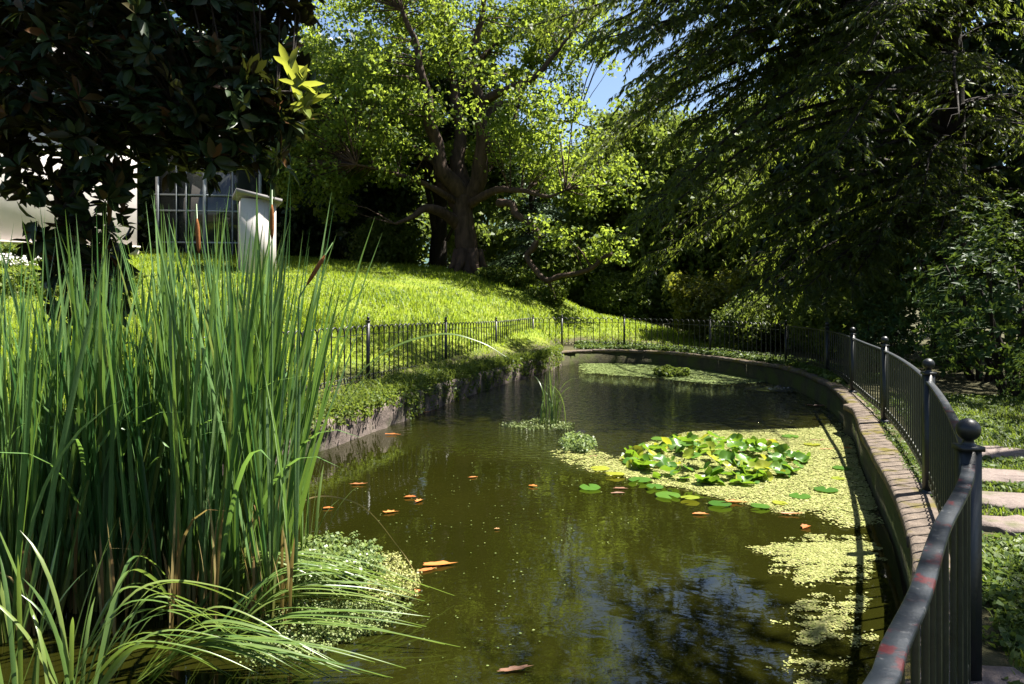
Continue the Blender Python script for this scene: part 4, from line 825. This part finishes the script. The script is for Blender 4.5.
# blades: long reed strips folded along the midrib
def reed(b, base, dirh, H, W, lean, droop, seg=9, twist=0.0):
    t = np.linspace(0, 1, seg); d = np.array([math.cos(dirh), math.sin(dirh), 0]); up = np.array([0,0,1.0])
    hx = lean*t+droop*t**3; vz_ = t-droop*.55*t**4*(1 if droop < .9 else 1.25)
    P = np.asarray(base)+H*(hx[:,None]*d+vz_[:,None]*up); ta = dirh+1.57+twist+t*.5*twist; sd = np.stack([np.cos(ta), np.sin(ta), 0*ta], 1)
    wd = W*np.interp(t, [0,.12,.5,.8,1], [.75,1,1,.86,.03])*.5; T = nrm(np.gradient(P, axis=0)); nn = np.cross(sd, T)
    V = np.stack([P-sd*wd[:,None]+nn*wd[:,None]*.25, P, P+sd*wd[:,None]+nn*wd[:,None]*.25], 1).reshape(-1, 3)
    b.add(V, [[i_*3+k, i_*3+k+1, (i_+1)*3+k+1, (i_+1)*3+k] for i_ in range(seg-1) for k in (0, 1)])
def shoot(name, nb, Hr, m, lean=(.015,.13), droopp=.09, sp=.05):
    b = MB(); az = random.uniform(0, 6.28)
    for k in range(nb):
        s_ = 1 if k % 2 else -1; H = random.uniform(*Hr); dr = random.uniform(.25,.75) if random.random() < droopp else random.uniform(0,.06)
        reed(b, (s_*random.uniform(0,sp)*math.cos(az), s_*random.uniform(0,sp)*math.sin(az), -.05), az+(0 if s_ > 0 else math.pi)+random.gauss(0,.35), H, random.uniform(.018,.032), random.uniform(*lean)*(1.8 if random.random() < .25 else 1), dr, 10, random.gauss(0,.7))
    return b.build(name, m, None, True)
GC = 'cattail shoots in the dense stand at the left edge of the pond'
protos = [shoot('cattail', random.randint(6, 9), (1.15, 2.35), M['cattail']) for k in range(7)]
for o in protos: tag(o, 'tall green cattail shoot in the dense stand at the pond left edge', 'cattail', GC)
used_c = [False]*7
def put(k, p, rz, sc, ty=(0,0)):
    o = protos[k] if not used_c[k] else protos[k].copy()
    if used_c[k]: COL.objects.link(o)
    used_c[k] = True; o.location = tuple(p); o.rotation_euler = (ty[0], ty[1], rz); o.scale = (1, 1, sc) if np.isscalar(sc) else sc
n = 0
while n < 140:
    px_ = random.uniform(-40, 312); d = random.uniform(4.3 if px_ < 60 else 4.6, 5.5)
    if px_ > 275 and d < 4.9: continue
    if px_ > 300 and random.random() < .4: continue
    n += 1; x = (px_-512)/F*d; top = np.interp(px_, [-40,0,60,130,200,260,300,322], [235,225,232,238,198,200,222,270])+abs(random.gauss(0, 42))-14
    h = (EYE+(HOR-top)/F*d)/2.12
    put(random.randint(0, 6), (x, d, 0), random.uniform(0, 6.28), max(.55, h), (random.gauss(-.02,.05), random.gauss(.025,.065)+(.075 if px_ > 200 else .0)))
# flowering shoots with brown heads
for (px_, py_, lb, tilt) in [(272,222,'cattail with upright brown seed head in front of the white outbuilding',.0),(198,236,'cattail with brown seed head among the blades below the window',-.05),(316,270,'cattail with leaning brown seed head at the right of the stand',.55)]:
    d = 4.6; top = at(px_, py_, d); root = empty('flowering_cattail', (top[0]-.25*math.sin(tilt), d, 0), 0, lb, 'cattail'); t3 = np.array([.25*math.sin(tilt), 0, top[2]]); u = nrm(np.array([math.sin(tilt), 0, math.cos(tilt)]))
    b = MB(); b.tube([(0,0,-.05), (.0,0,top[2]*.5), t3-u*.2, t3+u*.2], [.008,.007,.005,.003], 6); b.build('stem', M['cattail'], root)
    b = MB(); q = [t3-u*.11+u*s*.22 for s in np.linspace(0,1,7)]; b.tube(q, [.004,.011,.0135,.0135,.0135,.011,.003], 9); b.build('seed_head', M['seed_head'], root, True)
    b = MB()
    for k in range(3): reed(b, (0,0,-.05), random.uniform(0,6.28), random.uniform(1.5,2.1), .022, .08, .05)
    b.build('blades', M['cattail'], root, True)
# arching blades that lean out of the stand
for (pts, d, lb) in [([(285,600),(300,440),(330,330),(362,290),(388,262)],4.7,'bent cattail blade reaching right across the railing'),([(305,590),(318,480),(340,400),(385,352),(440,334),(480,342),(506,357)],4.4,'long single blade arching right in front of the railing posts'),([(295,600),(310,500),(330,430),(360,385),(395,340),(420,310)],4.6,'straight cattail blade slanting right over the bank wall')]:
    P = catmull([at(x_, y_, d) for x_, y_ in pts], 8); base = P[0].copy(); n = len(P); t = np.linspace(0,1,n)
    wd = .024*np.interp(t,[0,.1,.6,1],[.7,1,.8,.05])*.5; sd = np.array([0,.8,.6]); b = MB(); V = np.stack([P-sd*wd[:,None], P+[0,0,.003], P+sd*wd[:,None]],1)-base
    b.add(V.reshape(-1,3), [[i_*3+k, i_*3+k+1, (i_+1)*3+k+1, (i_+1)*3+k] for i_ in range(n-1) for k in (0,1)]); tag(b.build('arching_blade', M['flop_blade'], None, True, base), lb, 'cattail blade')
# dry stalks at the foot of the stand
dry = None
for k in range(24):
    d = random.uniform(4.35, 5.0); px_ = random.uniform(20, 290); p = ((px_-512)/F*d, d, 0)
    if dry is None or k < 3:
        b = MB(); 
        for q in range(4): reed(b, (random.gauss(0,.02), random.gauss(0,.02), -.04), random.uniform(0,6.28), random.uniform(.4,1.0), .019, random.uniform(0,.15), random.choice([0,.05,.1,.5]), 8, random.gauss(0,.5))
        dry_ = b.build('dry_reed', M['dry_reed'], None, True); tag(dry_, 'dry straw coloured reed stub at the foot of the cattails', 'dry reed', 'dry reed stubs among the cattails'); dry = dry_; o = dry_
    else: o = dry.copy(); COL.objects.link(o)
    o.location = p; o.rotation_euler = (0, 0, random.uniform(0, 6.28)); o.scale = (1,1,random.uniform(.6,1.3))
# flopped blades sweeping right over the water
def flop(name, lb, base_px, tips, grp):
    base = on(*base_px); b = MB()
    for (tx, ty_, h) in [(a_+random.gauss(0,13)*(q_ > 0), min(b_+random.gauss(0,7)*(q_ > 0), 684), c_*random.uniform(.7,1.1)) for (a_, b_, c_) in tips for q_ in range(3)]:
        tip = on(tx, ty_)+[0,0,.03]; b0 = base+[random.gauss(0,.05), random.gauss(0,.05), 0]; m1 = b0*.72+tip*.28+[0,0,h]; m2 = b0*.35+tip*.65+[0,0,h*.75]
        P = catmull([b0, m1, m2, tip], 7); n = len(P); t = np.linspace(0,1,n); wd = random.uniform(.018,.030)*np.interp(t,[0,.15,.6,1],[.7,1,.8,.04])*.5; T = nrm(np.gradient(P, axis=0)); sd = nrm(np.cross(T, [0,0,1.0])+rng.normal(size=3)*.25)
        V = np.stack([P-sd*wd[:,None]+[0,0,.004], P, P+sd*wd[:,None]+[0,0,.004]],1)-base; b.add(V.reshape(-1,3), [[i_*3+k, i_*3+k+1, (i_+1)*3+k+1, (i_+1)*3+k] for i_ in range(n-1) for k in (0,1)])
    return tag(b.build(name, M['flop_blade'], None, True, base), lb, 'reed', grp)
FG = 'flopped reed tufts at the foot of the stand'
flop('flopped_reed', 'flopped reed tuft with blades reaching farthest over the dark water', (225,640), [(415,596,.30),(425,606,.25),(405,590,.35),(418,600,.28),(398,612,.22),(430,622,.16),(445,650,.12)], FG)
flop('flopped_reed', 'flopped reed tuft behind, blades resting on the weed mat', (200,618), [(390,588,.34),(405,600,.3),(380,606,.3),(372,596,.36),(350,604,.3),(395,598,.38)], FG)
flop('flopped_reed', 'flopped reed tuft at the bottom edge with broad pale blades', (150,676), [(360,680,.2),(345,672,.25),(330,690,.18),(375,668,.22),(310,664,.28),(385,688,.14),(300,690,.2)], FG)
flop('flopped_reed', 'flopped reed tuft at the bottom left, blades crossing the others', (90,690), [(250,650,.36),(280,676,.25),(230,690,.25),(215,640,.42),(260,640,.4),(190,620,.55)], FG)
b = MB()
for k in range(13): reed(b, (random.gauss(0,.05), random.gauss(0,.05), -.03), R(random.uniform(-60, 200)), random.uniform(.5,1.0), .021, random.uniform(.1,.45), random.uniform(0,.4), 10, random.gauss(0,.3))
q = on(70, 700); tag(b.build('young_reed', M['flop_blade'], None, True, (q[0], q[1], 0)), 'broad bladed young reed at the bottom left corner', 'reed', 'young broad reeds in front of the stand')
b = MB()
for k in range(9): reed(b, (random.gauss(0,.05), random.gauss(0,.05), -.03), R(random.uniform(-60, 200)), random.uniform(.5,1.0), .021, random.uniform(.1,.35), random.uniform(0,.3), 10, random.gauss(0,.3))
q = on(25, 690); tag(b.build('young_reed', M['flop_blade'], None, True, (q[0], q[1], 0)), 'broad bladed young reed leaning out at the left edge', 'reed', 'young broad reeds in front of the stand')
b = MB()
for k in range(6): reed(b, (random.gauss(0,.04), random.gauss(0,.04), -.03), R(random.uniform(-30, 120)), random.uniform(.5,.8), .022, random.uniform(.0,.25), random.uniform(0,.3), 9)
q = on(308, 560); tag(b.build('young_reed', M['flop_blade'], None, True, (q[0], q[1], 0)), 'pale upright reed tuft beside the watercress', 'reed', 'young broad reeds in front of the stand')
# one brown dead blade curving over the water
P = catmull([on(272,560)+[0,0,.2], on(310,545)+[0,0,.38], on(360,560)+[0,0,.42], on(400,590)+[0,0,.28], on(416,592)+[0,0,.12]], 8); n = len(P); wd = .006*np.interp(np.linspace(0,1,n),[0,.5,1],[1,1,.3]); b = MB(); V = np.stack([P-[0,.5,.8]*wd[:,None], P+[0,.5,.8]*wd[:,None]],1); b.add(V.reshape(-1,3), [[2*k,2*k+1,2*k+3,2*k+2] for k in range(n-1)]); tag(b.build('dead_blade', M['dry_reed'], None, True), 'thin brown dead blade arching over the watercress', 'reed')
# watercress and weed mats at the foot
def mound(name, lb, poly, n, per, L, h, m):
    c0 = pxpoly(poly).mean(0); pp = pxpoly(poly); lo = pp.min(0); hi = pp.max(0); p = rng.uniform(lo, hi, (n*3, 2)); p = p[inpoly(p[:,0], p[:,1], pp)][:n]; b = MB()
    C = np.concatenate([p-c0, (rng.random((len(p),1))**1.2)*h+.01], 1); cluster_leaves(b, C, .05, per, L, L*.75, .9, .6); 
    return tag(b.build(name, m, None, False, (c0[0], c0[1], 0)), lb, 'water plant')
mound('watercress', 'clump of small leaved watercress right of the cattail foot', [(290,580),(305,560),(338,556),(372,566),(386,580),(360,594),(315,598)], 420, 13, .032, .19, M['cress_leaf'])
mound('weed_raft', 'yellowish weed raft at the right tip of the watercress', [(372,562),(395,560),(418,580),(414,600),(380,606),(360,596)], 300, 16, .022, .05, M['duckweed'])
mound('weed_mat', 'mossy weed mat under the flopped reed blades', [(235,640),(290,604),(370,602),(412,606),(385,628),(330,650),(250,672)], 520, 12, .02, .012, M['duckweed_dark'])
# small reed clump in open water
b = MB()
for k in range(26): reed(b, (random.gauss(0,.09), random.gauss(0,.07), -.03), random.uniform(0,6.28), random.uniform(.45,1.05), .022, random.uniform(.0,.22), random.choice([0,.05,.4]), 9)
q = on(552, 424); tag(b.build('reed_clump', M['flop_blade'], None, True, (q[0], q[1], 0)), 'small reed clump standing alone in the middle of the pond', 'reed')
mound('reed_raft', 'flat raft of weed round the small reed clump', [(498,425),(540,420),(575,424),(570,430),(520,430)], 160, 10, .03, .015, M['duckweed_dark'])
mound('pond_weed', 'leafy sprig of water weed left of the lily raft', [(560,446),(575,440),(595,446),(588,454),(566,454)], 130, 12, .04, .14, M['cress_leaf'])
mound('dark_lily_patch', 'dark leafy patch on the far duckweed film', [(655,375),(668,371),(690,375),(685,378),(660,378)], 160, 10, .10, .15, M['mid_leaf'])
